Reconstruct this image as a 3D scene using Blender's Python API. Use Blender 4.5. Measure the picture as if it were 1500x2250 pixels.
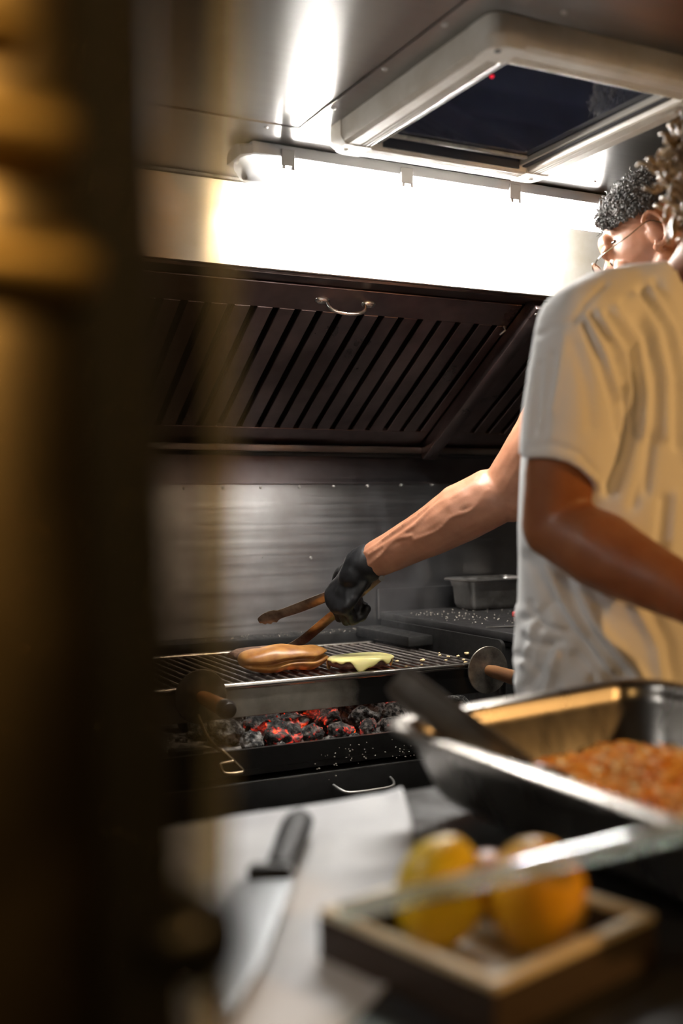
import bpy, bmesh, math, random
from mathutils import Vector, Matrix, noise, Euler
random.seed(7)
S = bpy.context.scene
C = S.collection
for o in list(bpy.data.objects): bpy.data.objects.remove(o)
R = math.radians

# ------------------------------------------------------------------ camera
FPX = 2370.0
yaw, pitch, roll = R(26.85), R(-.15), R(-.63)
CAM = Vector((0, 0, 1.25))
fw = Vector((math.sin(yaw)*math.cos(pitch), math.cos(yaw)*math.cos(pitch), math.sin(pitch)))
rt = Vector((math.cos(yaw), -math.sin(yaw), 0)); up = rt.cross(fw)
rt, up = math.cos(roll)*rt + math.sin(roll)*up, -math.sin(roll)*rt + math.cos(roll)*up
cd = bpy.data.cameras.new('camera'); cam = bpy.data.objects.new('camera', cd); C.objects.link(cam)
cd.sensor_fit = 'VERTICAL'; cd.sensor_height = 36; cd.sensor_width = 24
cd.lens = FPX/2250*36; cd.clip_start = .05; cd.clip_end = 60
m = Matrix((rt, up, -fw)).transposed().to_4x4(); m.translation = CAM; cam.matrix_world = m
cd.dof.use_dof = True; cd.dof.focus_distance = 2.26; cd.dof.aperture_fstop = 2.1; cd.dof.aperture_blades = 9
S.camera = cam
def at(px, py, d):
    return CAM + d*(fw + (px-750)/FPX*rt - (py-1125)/FPX*up)
def pix(p):
    q = Vector(p)-CAM; z = q.dot(fw)
    return 750+FPX*q.dot(rt)/z, 1125-FPX*q.dot(up)/z, z

# ------------------------------------------------------------------ world and lights
w = bpy.data.worlds.new('night'); S.world = w; w.use_nodes = True
bg = w.node_tree.nodes['Background']; bg.inputs[0].default_value = (.55, .40, .26, 1); bg.inputs[1].default_value = .012
S.view_settings.view_transform = 'Standard'; S.view_settings.look = 'None'
S.view_settings.exposure = 0; S.view_settings.gamma = 1; S.view_settings.use_curve_mapping = False
TUBE_POWER = 620.0
def bulb_light(loc, power, size=.05, col=(1, .60, .24)):
    l = bpy.data.lights.new('warm_bulb_light', 'POINT'); l.energy = power; l.color = col; l.shadow_soft_size = size
    o = bpy.data.objects.new('warm_bulb_light', l); C.objects.link(o); o.location = loc; return o
LAMP = Vector((1.46, -.40, 1.60)); LAMP_AIM = Vector((.95, 1.05, 1.14))
sl = bpy.data.lights.new('shaded_lamp_light', 'SPOT'); sl.energy = 43; sl.color = (1, .54, .18); sl.spot_size = R(78); sl.spot_blend = .5; sl.shadow_soft_size = .04
so = bpy.data.objects.new('shaded_lamp_light', sl); C.objects.link(so); so.location = LAMP; so.rotation_euler = (LAMP_AIM-LAMP).to_track_quat('-Z', 'Y').to_euler()
OUT = Vector((.17, -.36, 1.62)); bulb_light(OUT, 8.0, .05, (1, .60, .22)).name = 'festoon_bulb_light'

# ------------------------------------------------------------------ helpers
def mesh_obj(name, bm, mat, parent=None, smooth=False, angle=None):
    me = bpy.data.meshes.new(name); bm.normal_update(); bm.to_mesh(me); bm.free()
    return me_obj(name, me, mat, parent, smooth, angle)
def me_obj(name, me, mat, parent=None, smooth=False, angle=None):
    o = bpy.data.objects.new(name, me); C.objects.link(o)
    if mat is not None and not me.materials: me.materials.append(mat)
    if smooth:
        me.polygons.foreach_set('use_smooth', [True]*len(me.polygons))
        if angle is not None:
            try: me.set_sharp_from_angle(angle=R(angle))
            except Exception: pass
    if parent is not None: o.parent = parent
    return o
def tag(o, label, cat, group=None):
    o['label'] = label; o['category'] = cat
    if group: o['group'] = group
    return o
def struct(o, label=None):
    o['kind'] = 'structure'
    if label: o['label'] = label
    return o
def empty(name, loc=(0, 0, 0), label=None, cat=None, group=None):
    o = bpy.data.objects.new(name, None); C.objects.link(o); o.location = loc; o.empty_display_size = .05
    if label: tag(o, label, cat, group)
    return o
def attach(ch, parent):
    """parent while keeping world coordinates of the mesh (the parent is only translated)"""
    ch.parent = parent; ch.matrix_parent_inverse = Matrix.Translation(-Vector(parent.location)); return ch
def bx(bm, x0, x1, y0, y1, z0, z1, M=None):
    vs = [bm.verts.new(Vector(p)) for p in ((x0,y0,z0),(x1,y0,z0),(x1,y1,z0),(x0,y1,z0),(x0,y0,z1),(x1,y0,z1),(x1,y1,z1),(x0,y1,z1))]
    if M is not None:
        for v in vs: v.co = M @ v.co
    fs = [bm.faces.new([vs[i] for i in q]) for q in ((3,2,1,0),(4,5,6,7),(0,1,5,4),(1,2,6,5),(2,3,7,6),(3,0,4,7))]
    return vs, fs
def box(name, x0, x1, y0, y1, z0, z1, mat, parent=None, bev=0, seg=2, M=None):
    bm = bmesh.new(); bx(bm, x0, x1, y0, y1, z0, z1, M)
    if bev: bmesh.ops.bevel(bm, geom=bm.edges[:], offset=bev, segments=seg, affect='EDGES', profile=.5)
    o = mesh_obj(name, bm, mat, None, bool(bev), 35)
    if parent is not None: attach(o, parent)
    return o
def tube(bm, pts, rad, seg=10, cap=True, squash=None):
    """swept tube along pts, radius number or list; squash=(a,b) scales the section"""
    pts = [Vector(p) for p in pts]; n = len(pts)
    if not hasattr(rad, '__len__'): rad = [rad]*n
    a, b = squash or (1, 1)
    t0 = (pts[1]-pts[0]).normalized()
    ref = Vector((0, 0, 1)) if abs(t0.z) < .9 else Vector((1, 0, 0))
    nrm = (ref - ref.dot(t0)*t0).normalized(); rings = []
    for i, p in enumerate(pts):
        t = (pts[min(i+1, n-1)]-pts[max(i-1, 0)])
        t = t.normalized() if t.length > 1e-9 else t0
        nrm = (nrm - nrm.dot(t)*t).normalized(); bi = t.cross(nrm)
        rings.append([bm.verts.new(p + rad[i]*(a*math.cos(2*math.pi*k/seg)*bi + b*math.sin(2*math.pi*k/seg)*nrm)) for k in range(seg)])
    for r0, r1 in zip(rings, rings[1:]):
        for k in range(seg):
            bm.faces.new((r0[k], r0[(k+1) % seg], r1[(k+1) % seg], r1[k]))
    if cap:
        bm.faces.new(rings[0][::-1]); bm.faces.new(rings[-1])
    return rings
def tube_obj(name, pts, rad, mat, parent=None, seg=10, squash=None):
    bm = bmesh.new(); tube(bm, pts, rad, seg, True, squash)
    o = mesh_obj(name, bm, mat, None, True, 50)
    if parent is not None: attach(o, parent)
    return o
def lathe(bm, prof, seg=32, M=None):
    """prof: list of (r, h); axis local Z"""
    rings = []
    for r, h in prof:
        if r < 1e-6: rings.append([bm.verts.new((0, 0, h))])
        else: rings.append([bm.verts.new((r*math.cos(2*math.pi*k/seg), r*math.sin(2*math.pi*k/seg), h)) for k in range(seg)])
    for a, b in zip(rings, rings[1:]):
        for k in range(seg):
            k2 = (k+1) % seg
            if len(a) == 1 and len(b) == 1: continue
            if len(a) == 1: bm.faces.new((a[0], b[k2], b[k]))
            elif len(b) == 1: bm.faces.new((a[k], a[k2], b[0]))
            else: bm.faces.new((a[k], a[k2], b[k2], b[k]))
    if M is not None:
        for rg in rings:
            for v in rg: v.co = M @ v.co
def axis_M(origin, direction):
    q = Vector(direction).normalized().to_track_quat('Z', 'Y')
    return Matrix.Translation(Vector(origin)) @ q.to_matrix().to_4x4()
def lathe_obj(name, prof, M, mat, parent=None, seg=32, angle=40):
    bm = bmesh.new(); lathe(bm, prof, seg, M); bmesh.ops.recalc_face_normals(bm, faces=bm.faces[:])
    o = mesh_obj(name, bm, mat, None, True, angle)
    if parent is not None: attach(o, parent)
    return o
def ball(bm, c, r, M=None, sub=3):
    """ellipsoid; r number or (rx,ry,rz); M 3x3 orientation"""
    if not hasattr(r, '__len__'): r = (r, r, r)
    T = Matrix.Translation(Vector(c)) @ ((M or Matrix.Identity(3)).to_4x4()) @ Matrix.Diagonal((*r, 1))
    bmesh.ops.create_icosphere(bm, subdivisions=sub, radius=1, matrix=T)
def limb(bm, pts, rad, seg=20):
    """tapered capsule chain for fusing"""
    pts = [Vector(p) for p in pts]
    for i in range(len(pts)-1):
        n = 6; P_ = [pts[i].lerp(pts[i+1], k/n) for k in range(n+1)]; r_ = [rad[i]+(rad[i+1]-rad[i])*k/n for k in range(n+1)]
        tube(bm, P_, r_, seg)
    for p, r in zip(pts, rad): ball(bm, p, r)
def spline(pts, n=8):
    pts = [Vector(p) for p in pts]; out = []
    for i in range(len(pts)-1):
        p0, p1, p2, p3 = pts[max(i-1, 0)], pts[i], pts[i+1], pts[min(i+2, len(pts)-1)]
        for k in range(n):
            t = k/n
            out.append(.5*((2*p1)+(-p0+p2)*t+(2*p0-5*p1+4*p2-p3)*t*t+(-p0+3*p1-3*p2+p3)*t**3))
    return out+[pts[-1]]
def fuse(bm, voxel, it=6, fac=.5):
    """voxel-remesh overlapping closed shapes into one continuous smooth mesh"""
    bmesh.ops.recalc_face_normals(bm, faces=bm.faces[:])
    me = bpy.data.meshes.new('tmp'); bm.to_mesh(me); bm.free()
    o = bpy.data.objects.new('tmp', me); C.objects.link(o)
    md = o.modifiers.new('r', 'REMESH'); md.mode = 'VOXEL'; md.voxel_size = voxel; md.use_smooth_shade = True
    sm = o.modifiers.new('s', 'SMOOTH'); sm.iterations = it; sm.factor = fac
    dg = bpy.context.evaluated_depsgraph_get(); dg.update()
    me2 = bpy.data.meshes.new_from_object(o.evaluated_get(dg))
    bpy.data.objects.remove(o); bpy.data.meshes.remove(me)
    return me2
def displace(me, fn):
    me.update(); nm = [v.normal.copy() for v in me.vertices]
    for v, n in zip(me.vertices, nm): v.co = v.co + fn(v.co.copy(), n)
    me.update()

# ------------------------------------------------------------------ materials
def mat(name, col, rough=.5, metal=0, spec=.5, **k):
    m_ = bpy.data.materials.new(name); m_.use_nodes = True; b = m_.node_tree.nodes['Principled BSDF']
    b.inputs['Base Color'].default_value = (*col, 1); b.inputs['Roughness'].default_value = rough
    b.inputs['Metallic'].default_value = metal; b.inputs['Specular IOR Level'].default_value = spec
    for kk, v in k.items(): b.inputs[kk.replace('_', ' ')].default_value = v
    return m_
def nodes(m_): return m_.node_tree.nodes, m_.node_tree.links, m_.node_tree.nodes['Principled BSDF']
def noise_tex(m_, scale, stretch=(1, 1, 1), detail=4, rough=.6, dist=0):
    n, l, b = nodes(m_)
    tc = n.new('ShaderNodeTexCoord'); mp = n.new('ShaderNodeMapping'); mp.inputs['Scale'].default_value = stretch
    nt = n.new('ShaderNodeTexNoise'); nt.inputs['Scale'].default_value = scale; nt.inputs['Detail'].default_value = detail
    nt.inputs['Roughness'].default_value = rough; nt.inputs['Distortion'].default_value = dist
    l.new(tc.outputs['Object'], mp.inputs[0]); l.new(mp.outputs[0], nt.inputs[0]); return nt.outputs['Fac']
def ramp(m_, fac, stops):
    n, l, b = nodes(m_); r = n.new('ShaderNodeValToRGB'); l.new(fac, r.inputs[0]); e = r.color_ramp.elements
    for i, (p, c) in enumerate(stops):
        if i >= len(e): e.new(p)
        e[i].position = p; e[i].color = (*c, 1) if len(c) == 3 else c
    return r.outputs[0]
def g(v): return (v, v, v)
def vary(m_, scale, c0, c1, stretch=(1, 1, 1), p0=.35, p1=.65, **k):
    n, l, b = nodes(m_); l.new(ramp(m_, noise_tex(m_, scale, stretch, **k), [(p0, c0), (p1, c1)]), b.inputs['Base Color']); return m_
def vary_rough(m_, scale, r0, r1, stretch=(1, 1, 1), p0=.3, p1=.7, **k):
    n, l, b = nodes(m_); l.new(ramp(m_, noise_tex(m_, scale, stretch, **k), [(p0, g(r0)), (p1, g(r1))]), b.inputs['Roughness']); return m_
def bump(m_, scale, strength, stretch=(1, 1, 1), dist=.002, **k):
    n, l, b = nodes(m_); bp = n.new('ShaderNodeBump'); bp.inputs['Strength'].default_value = strength; bp.inputs['Distance'].default_value = dist
    l.new(noise_tex(m_, scale, stretch, **k), bp.inputs['Height'])
    if b.inputs['Normal'].is_linked: l.new(b.inputs['Normal'].links[0].from_socket, bp.inputs['Normal'])
    l.new(bp.outputs[0], b.inputs['Normal']); return m_
def brushed(name, col, rough, axis, aniso=.75, grain=60, stretch=(.03, 1, 1), dirt=None, r_amp=.06):
    m_ = mat(name, col, rough, 1); n, l, b = nodes(m_)
    b.inputs['Anisotropic'].default_value = aniso; b.inputs['Anisotropic Rotation'].default_value = .25
    t = n.new('ShaderNodeTangent'); t.direction_type = 'RADIAL'; t.axis = axis; l.new(t.outputs[0], b.inputs['Tangent'])
    vary_rough(m_, grain, rough-r_amp, rough+r_amp, stretch)
    if dirt: vary(m_, dirt[0], dirt[1], col, (1, 1, 1), .3, .62)
    return m_
def emit(name, col, s):
    m_ = bpy.data.materials.new(name); m_.use_nodes = True; n = m_.node_tree.nodes; n.clear()
    e = n.new('ShaderNodeEmission'); e.inputs[0].default_value = (*col, 1); e.inputs[1].default_value = s
    o = n.new('ShaderNodeOutputMaterial'); m_.node_tree.links.new(e.outputs[0], o.inputs[0]); return m_
def clear(name, tint, gloss=.12, rough=.05, diff=0, dcol=(.9, .9, .9)):
    """thin clear sheet: tinted see-through + gloss (+ optional milky share)"""
    m_ = bpy.data.materials.new(name); m_.use_nodes = True; n = m_.node_tree.nodes; l = m_.node_tree.links; n.clear()
    o = n.new('ShaderNodeOutputMaterial'); t = n.new('ShaderNodeBsdfTransparent'); t.inputs[0].default_value = (*tint, 1)
    gl = n.new('ShaderNodeBsdfGlossy'); gl.inputs['Roughness'].default_value = rough; gl.inputs[0].default_value = (1, 1, 1, 1)
    fr = n.new('ShaderNodeFresnel'); fr.inputs[0].default_value = 1.45
    ma = n.new('ShaderNodeMath'); ma.operation = 'MULTIPLY_ADD'; ma.inputs[1].default_value = 1; ma.inputs[2].default_value = gloss*.3; l.new(fr.outputs[0], ma.inputs[0])
    mx = n.new('ShaderNodeMixShader'); l.new(ma.outputs[0], mx.inputs[0]); l.new(t.outputs[0], mx.inputs[1]); l.new(gl.outputs[0], mx.inputs[2]); last = mx
    if diff:
        d = n.new('ShaderNodeBsdfTranslucent'); d.inputs[0].default_value = (*dcol, 1)
        d2 = n.new('ShaderNodeBsdfDiffuse'); d2.inputs[0].default_value = (*dcol, 1)
        m3 = n.new('ShaderNodeMixShader'); m3.inputs[0].default_value = .4; l.new(d.outputs[0], m3.inputs[1]); l.new(d2.outputs[0], m3.inputs[2])
        m2 = n.new('ShaderNodeMixShader'); m2.inputs[0].default_value = diff; l.new(mx.outputs[0], m2.inputs[1]); l.new(m3.outputs[0], m2.inputs[2]); last = m2
    l.new(last.outputs[0], o.inputs[0]); return m_

MT = {}
MT['ceil'] = bump(brushed('ceiling_brushed_steel', (.30, .29, .28), .35, 'Y', .75, 90, (.02, 1, 1), r_amp=.05), 3, .12, (.6, 1, 1), .004)
MT['panel'] = brushed('hood_panel_steel', (.66, .64, .61), .36, 'Z', .85, 90, (.02, 1, 1), dirt=(7, (.52, .47, .38)), r_amp=.05)
nodes(MT['panel'])[2].inputs['Metallic'].default_value = .7
MT['wall'] = bump(brushed('wall_brushed_steel', (.36, .35, .345), .36, 'Z', .8, 90, (.02, 1, 1), dirt=(5, (.24, .22, .215)), r_amp=.06), 2.2, .15, (1, 1, .6), .006)
MT['steel'] = vary_rough(mat('steel', (.58, .57, .55), .28, 1), 40, .2, .38)
MT['dull_steel'] = vary(vary_rough(mat('dull_steel', (.4, .39, .38), .42, 1), 30, .32, .55), 12, (.25, .23, .21), (.36, .35, .34))
MT['filter'] = vary(vary_rough(mat('greasy_filter_steel', (.2, .155, .14), .36, 1), 8, .26, .46), 5, (.17, .126, .120), (.30, .228, .218))
MT['filter_dark'] = mat('filter_inside', (.012, .012, .013), .7)
MT['gutter'] = vary(mat('gutter_steel', (.3, .26, .23), .4, 1), 20, (.14, .12, .11), (.30, .26, .23), (.2, 1, 1))
MT['black_iron'] = bump(vary_rough(mat('black_cast_iron', (.010, .0095, .009), .5, 0, .25), 60, .3, .65), 90, .4, dist=.001)
MT['bar'] = vary(vary_rough(mat('grate_bar_steel', (.2, .18, .16), .38, .9), 50, .28, .55), 30, (.07, .06, .055), (.24, .21, .19))
MT['rail'] = vary(mat('grate_rail_steel', (.6, .57, .52), .25, 1), 25, (.32, .28, .24), (.62, .58, .53), (.3, 1, 1))
MT['plastic_white'] = vary(mat('aged_cream_plastic', (.62, .58, .50), .38), 14, (.55, .5, .42), (.66, .62, .55))
MT['plastic_grey'] = mat('grey_plastic_housing', (.28, .28, .29), .5)
MT['clip'] = mat('clip_grey_plastic', (.2, .19, .185), .45)
MT['rubber'] = mat('black_rubber', (.008, .008, .008), .75)
MT['black_plastic'] = mat('black_plastic', (.012, .012, .013), .32)
MT['night_glass'] = mat('dark_roof_glass', (.020, .024, .044), .06, 0, .5)
MT['tube'] = emit('fluorescent_tube_light', (1, .97, .91), TUBE_POWER)
MT['lens'] = clear('ribbed_lens', (.96, .96, .96), .08, .12, .32)
MT['red_led'] = emit('red_indicator', (1, .03, .06), .9)
MT['screw'] = mat('screw_steel', (.55, .54, .52), .3, 1)
MT['soot'] = None

# ------------------------------------------------------------------ room shell
ZC, YW, ZF = 1.90, 2.54, -.05
X0, X1 = -1.0, 3.0
YF = .37
struct(box('floor', X0, X1, YF, YW, ZF-.05, ZF, vary(mat('floor_checker_plate', (.09, .085, .08), .45, .3), 9, (.05, .05, .05), (.11, .105, .1))), 'dark metal floor of the truck')
bm = bmesh.new(); bx(bm, X0, X1, YF-.04, YW, ZC, ZC+.05)
ceiling = struct(mesh_obj('ceiling', bm, MT['ceil']), 'brushed steel ceiling of the truck')
# back wall: two overlapping steel sheets
wall_back = struct(box('wall_back', X0, X1, YW, YW+.05, ZF, ZC, MT['wall']), 'brushed steel back wall behind the grill')
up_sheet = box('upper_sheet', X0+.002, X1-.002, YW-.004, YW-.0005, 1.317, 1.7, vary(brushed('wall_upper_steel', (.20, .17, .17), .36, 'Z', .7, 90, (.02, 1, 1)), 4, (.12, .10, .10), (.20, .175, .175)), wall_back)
struct(box('wall_left', X0-.05, X0, YF-.04, YW+.05, ZF, ZC+.05, mat('side_wall_steel', (.3, .29, .28), .4, .8)))
struct(box('wall_right', X1, X1+.05, YF-.04, YW+.05, ZF, ZC+.05, mat('end_wall_steel', (.3, .29, .28), .4, .8)))
# serving-side wall with the window opening the camera looks through
wmat = mat('front_wall_panel', (.05, .045, .04), .4)
bm = bmesh.new()
bx(bm, X0, 0.02, YF-.04, YF, ZF, ZC); bx(bm, 2.3, X1, YF-.04, YF, ZF, ZC); bx(bm, .02, 2.3, YF-.04, YF, ZF, .93); bx(bm, .02, 2.3, YF-.04, YF, 1.72, ZC)
struct(mesh_obj('wall_front', bm, wmat), 'serving side wall with the open window')
struct(box('ground', -6, 8, -6, 4, ZF-.55, ZF-.5, vary(mat('dark_asphalt', (.03, .028, .026), .9), 20, (.02, .02, .02), (.05, .045, .04))))
# screws in the back wall sheet
def screw_mesh(r=.0042):
    bm = bmesh.new(); lathe(bm, [(0, .0018), (r*.35, .0016), (r*.36, .0006), (r*.5, .0006), (r*.55, .0024), (r*.8, .0022), (r, .0002), (r, -.0005)], 12)
    bmesh.ops.recalc_face_normals(bm, faces=bm.faces[:])
    me = bpy.data.meshes.new('screw'); bm.to_mesh(me); bm.free(); me.materials.append(MT['screw'])
    me.polygons.foreach_set('use_smooth', [True]*len(me.polygons)); return me
SCREW = screw_mesh()
def screw(loc, nrm, parent, s=1):
    o = bpy.data.objects.new('screw', SCREW); C.objects.link(o)
    Mw = axis_M(loc, nrm) @ Matrix.Scale(s, 4)
    o.parent = parent; o.matrix_parent_inverse = Matrix.Translation(-Vector(parent.location)); o.matrix_basis = Mw
    return o
for x, z in ((.752, 1.305), (.853, 1.306), (.955, 1.306), (1.057, 1.308), (1.164, 1.309), (1.263, 1.310), (1.363, 1.312), (1.467, 1.314), (1.564, 1.315), (1.195, 1.124), (1.99, 1.12), (1.06, 1.13)):
    screw((x, YW, z), (0, -1, 0), wall_back, 1 if x != 1.06 else .5)
# ceiling sheets seams (raised cover strips) and screws
seamm = mat('seam_gap', (.01, .01, .01), .8)
cov = box('cover_sheet', .771, X1-.01, YF, 1.668, ZC-.0025, ZC-.0003, MT['ceil'], ceiling)
cov2 = box('cover_sheet', X0+.01, X1-.01, 1.6685, 1.966, ZC-.0018, ZC-.0002, MT['ceil'], ceiling)
for x, y in ((.782, 1.559), (.782, 1.387), (.782, 1.224), (.782, 1.06), (.905, 1.126), (1.12, 1.126), (1.3, 1.126)): screw((x, y, ZC-.0025), (0, 0, -1), ceiling, 1.1)
for x, y in ((.718, 1.685), (.625, 1.685), (.531, 1.685), (1.43, 1.69), (1.568, 1.72), (1.75, 1.70)): screw((x, y, ZC-.0018), (0, 0, -1), ceiling, .9)

# ------------------------------------------------------------------ extractor hood and filters
YP, ZPB = 1.97, 1.729
SL = math.atan2(.303, .48)                      # slope of the filters
hood = empty('extractor_hood', (1.06, 2.25, 1.42), 'stainless extractor hood with bright front panel above the grill', 'extractor hood')
box('front_panel', X0+.003, X1-.003, YP, YP+.012, ZPB, ZC-.003, MT['panel'], hood)
bm = bmesh.new(); bx(bm, X0+.003, X1-.003, YP+.0125, 2.045, 1.722, 1.728)
attach(mesh_obj('lip', bm, vary(mat('hood_lip', (.16, .13, .125), .34, 1), 9, (.10, .08, .08), (.17, .14, .14))), hood)
box('gutter', X0+.003, X1-.003, 2.505, YW-.0045, 1.398, 1.415, MT['gutter'], hood, .002)
box('gutter_return', X0+.003, X1-.003, 2.525, YW-.0045, 1.388, 1.397, MT['filter_dark'], hood)
box('backing', X0+.003, X1-.003, 2.09, YW-.005, 1.80, 1.805, MT['filter_dark'], hood)
box('top_seal', X0+.003, X1-.003, YP-.012, YP-.0005, ZC-.009, ZC-.0025, vary(mat('sealant_strip', (.09, .085, .08), .7), 60, (.03, .03, .03), (.13, .12, .11)), hood, .002)
def slope_M(x):    # local: x right, y up the slope, z = out of the face (down and forward)
    ex = Vector((1, 0, 0)); ey = Vector((0, -math.cos(SL), math.sin(SL))); ez = ex.cross(ey)
    M_ = Matrix((ex, ey, ez)).transposed().to_4x4(); M_.translation = Vector((x, 2.52, 1.417)); return M_
LS = .5676
def s_of(Y): return (2.52-Y)/math.cos(SL)
def baffle_filter(x0, x1, slots, label, handle_x):
    M_ = slope_M(0); base = M_ @ Vector(((x0+x1)/2, 0, 0))
    root = empty('baffle_filter', base, label, 'grease filter', 'baffle filters in the hood')
    y0, y1 = s_of(2.463), s_of(2.105); wd = .0150
    def part(name, a, b, c, d, zt=0, zb=-.012, m_=MT['filter'], bev=.0012):
        return box(name, a, b, c, d, zb, zt, m_, root, bev, 1, M_)
    part('frame_rail', x0, x1, 0, y0); part('frame_rail', x0, x1, y1, LS-.004)
    edges = [x0]+[v for s in slots for v in (s-wd/2, s+wd/2)]+[x1]
    for i in range(0, len(edges), 2):
        part('baffle', edges[i], edges[i+1], y0+.0004, y1-.0004)
    part('back_plate', x0+.004, x1-.004, .004, LS-.01, -.03, -.032, MT['filter_dark'], 0)
    if handle_x:
        yh = LS-.042; hp = []
        for k in range(17):
            t = k/16; a = math.pi*t
            hp.append(M_ @ Vector((handle_x-.046*math.cos(a)*1.0, yh-.004*math.sin(a), 0.006+.024*math.sin(a)**.7)))
        h = tube_obj('handle', hp, .0042, MT['steel'], root, 10)
        for s_ in (-1, 1):
            bmh = bmesh.new(); lathe(bmh, [(0, .006), (.007, .0055), (.011, .003), (.012, 0)], 20, M_ @ Matrix.Translation((handle_x+s_*.056, yh, 0)) @ Matrix.Diagonal((1.5, .85, 1, 1)))
            bmesh.ops.recalc_face_normals(bmh, faces=bmh.faces[:])
            e = mesh_obj('handle_foot', bmh, MT['steel'], None, True); attach(e, root)
            screw(M_ @ Vector((handle_x+s_*.060, yh, .0055)), M_.to_3x3() @ Vector((0, 0, 1)), root, .7)
    return root
baffle_filter(.60, 1.512, [.865+.051*i for i in range(-4, 13)], 'greasy steel baffle filter with a curved handle, left of the dark divider', 1.066)
baffle_filter(1.545, 2.44, [1.647+.049*i for i in range(0, 16)], 'greasy steel baffle filter partly behind the white t-shirt', 2.0)
baffle_filter(-.33, .575, [-.27+.051*i for i in range(0, 17)], 'greasy steel baffle filter behind the tinted window edge', .12)
# divider bar, proud of the filters
M_ = slope_M(0)
box('divider', 1.513, 1.554, -.004, LS+.03, .002, .040, MT['filter'], hood, .003, 2, M_)
for dx in (-.011, .011): screw(M_ @ Vector((1.5335+dx, LS+.012, .040)), M_.to_3x3() @ Vector((0, 0, 1)), hood, .9)
box('divider', .577, .598, -.004, LS+.03, .002, .030, MT['filter'], hood, .003, 2, M_)
tube_obj('filter_catch', [M_ @ Vector((1.500, LS-.075, .002)), M_ @ Vector((1.500, LS-.075, .014)), M_ @ Vector((1.492, LS-.09, .016))], .0028, MT['dull_steel'], hood)

# ------------------------------------------------------------------ fluorescent light
def tube_light(LX0, LX1, LY, clips, tmat, label):
    light = empty('tube_light', ((LX0+LX1)/2, LY, ZC), label, 'ceiling light')
    box('housing', LX0+.012, LX1-.012, LY-.046, LY+.046, ZC-.026, ZC-.003, MT['plastic_grey'], light, .006, 2)
    def cap_section(x, w_, zt, zb, n=14, grow=1):
        return [Vector((x, LY-w_*math.cos(math.pi*k/n)*grow, zt-(zt-zb)*abs(math.sin(math.pi*k/n))**.75)) for k in range(n+1)]
    bm = bmesh.new(); rows = []
    for x, w_, zb in ((LX0+.003, .012, -.034), (LX0+.008, .030, -.046), (LX0+.02, .040, -.060), (LX0+.04, .043, -.066), (LX0+.3, .043, -.066), (LX1-.3, .043, -.066), (LX1-.04, .043, -.066), (LX1-.02, .040, -.060), (LX1-.008, .030, -.046), (LX1-.003, .012, -.034)):
        rows.append([bm.verts.new(p) for p in cap_section(x, w_, ZC-.0265, ZC+zb)])
    for a, b in zip(rows, rows[1:]):
        for k in range(len(a)-1): bm.faces.new((a[k], a[k+1], b[k+1], b[k]))
    attach(mesh_obj('lens', bm, MT['lens'], None, True), light)
    tube_obj('tube', [(LX0+.085, LY, ZC-.046), (LX1-.085, LY, ZC-.046)], .0128, tmat, light, 20)
    for x in (LX0+.022, LX1-.022):
        s_ = 1 if x < (LX0+LX1)/2 else -1
        lathe_obj('tube_end', [(0, -.006), (.014, -.006), (.0145, 0), (.0135, .055), (.013, .060), (0, .060)], axis_M((x, LY, ZC-.046), (s_, 0, 0)), MT['plastic_grey'], light, 20)
    for x0_, x1_ in ((LX0-.004, LX0+.014), (LX1-.014, LX1+.004)):
        bm = bmesh.new(); rr = []
        for x in (x0_, x1_):
            rr.append([bm.verts.new((x, LY-.047*math.cos(math.pi*k/10)*(.72 if (x < LX0 or x > LX1) else 1), ZC-.0275+.0245*math.sin(math.pi*k/10)**.4)) for k in range(11)])
        for k in range(10): bm.faces.new((rr[0][k], rr[0][k+1], rr[1][k+1], rr[1][k]))
        for q in rr: bm.faces.new(q)
        bm.faces.new((rr[0][0], rr[1][0], rr[1][10], rr[0][10]))
        bmesh.ops.recalc_face_normals(bm, faces=bm.faces[:])
        attach(mesh_obj('end_cap', bm, MT['plastic_grey'], None, True, 40), light)
    for x in clips:
        c_ = box('clip', x-.013, x+.013, LY-.0505, LY-.0465, ZC-.042, ZC-.012, MT['clip'], light, .001, 1)
        for dx in (-.009, .009): box('clip_hook', x+dx-.003, x+dx+.003, LY-.052, LY-.0455, ZC-.049, ZC-.0425, MT['clip'], light)
    return light
tube_light(.705, 1.60, 1.793, (.785, 1.028, 1.275, 1.50), MT['tube'], 'long weatherproof fluorescent light glowing white in front of the hood')
l2 = tube_light(-.35, .35, 0, (-.27, 0, .27), emit('left_fill_tube', (1, .98, .94), TUBE_POWER*.19), 'unseen fluorescent fill light added at the left')  # added fill fixture out of view, brightens things from the left
l2.location = (-.45, 1.40, ZC); l2.rotation_euler = (0, 0, R(90))

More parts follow.
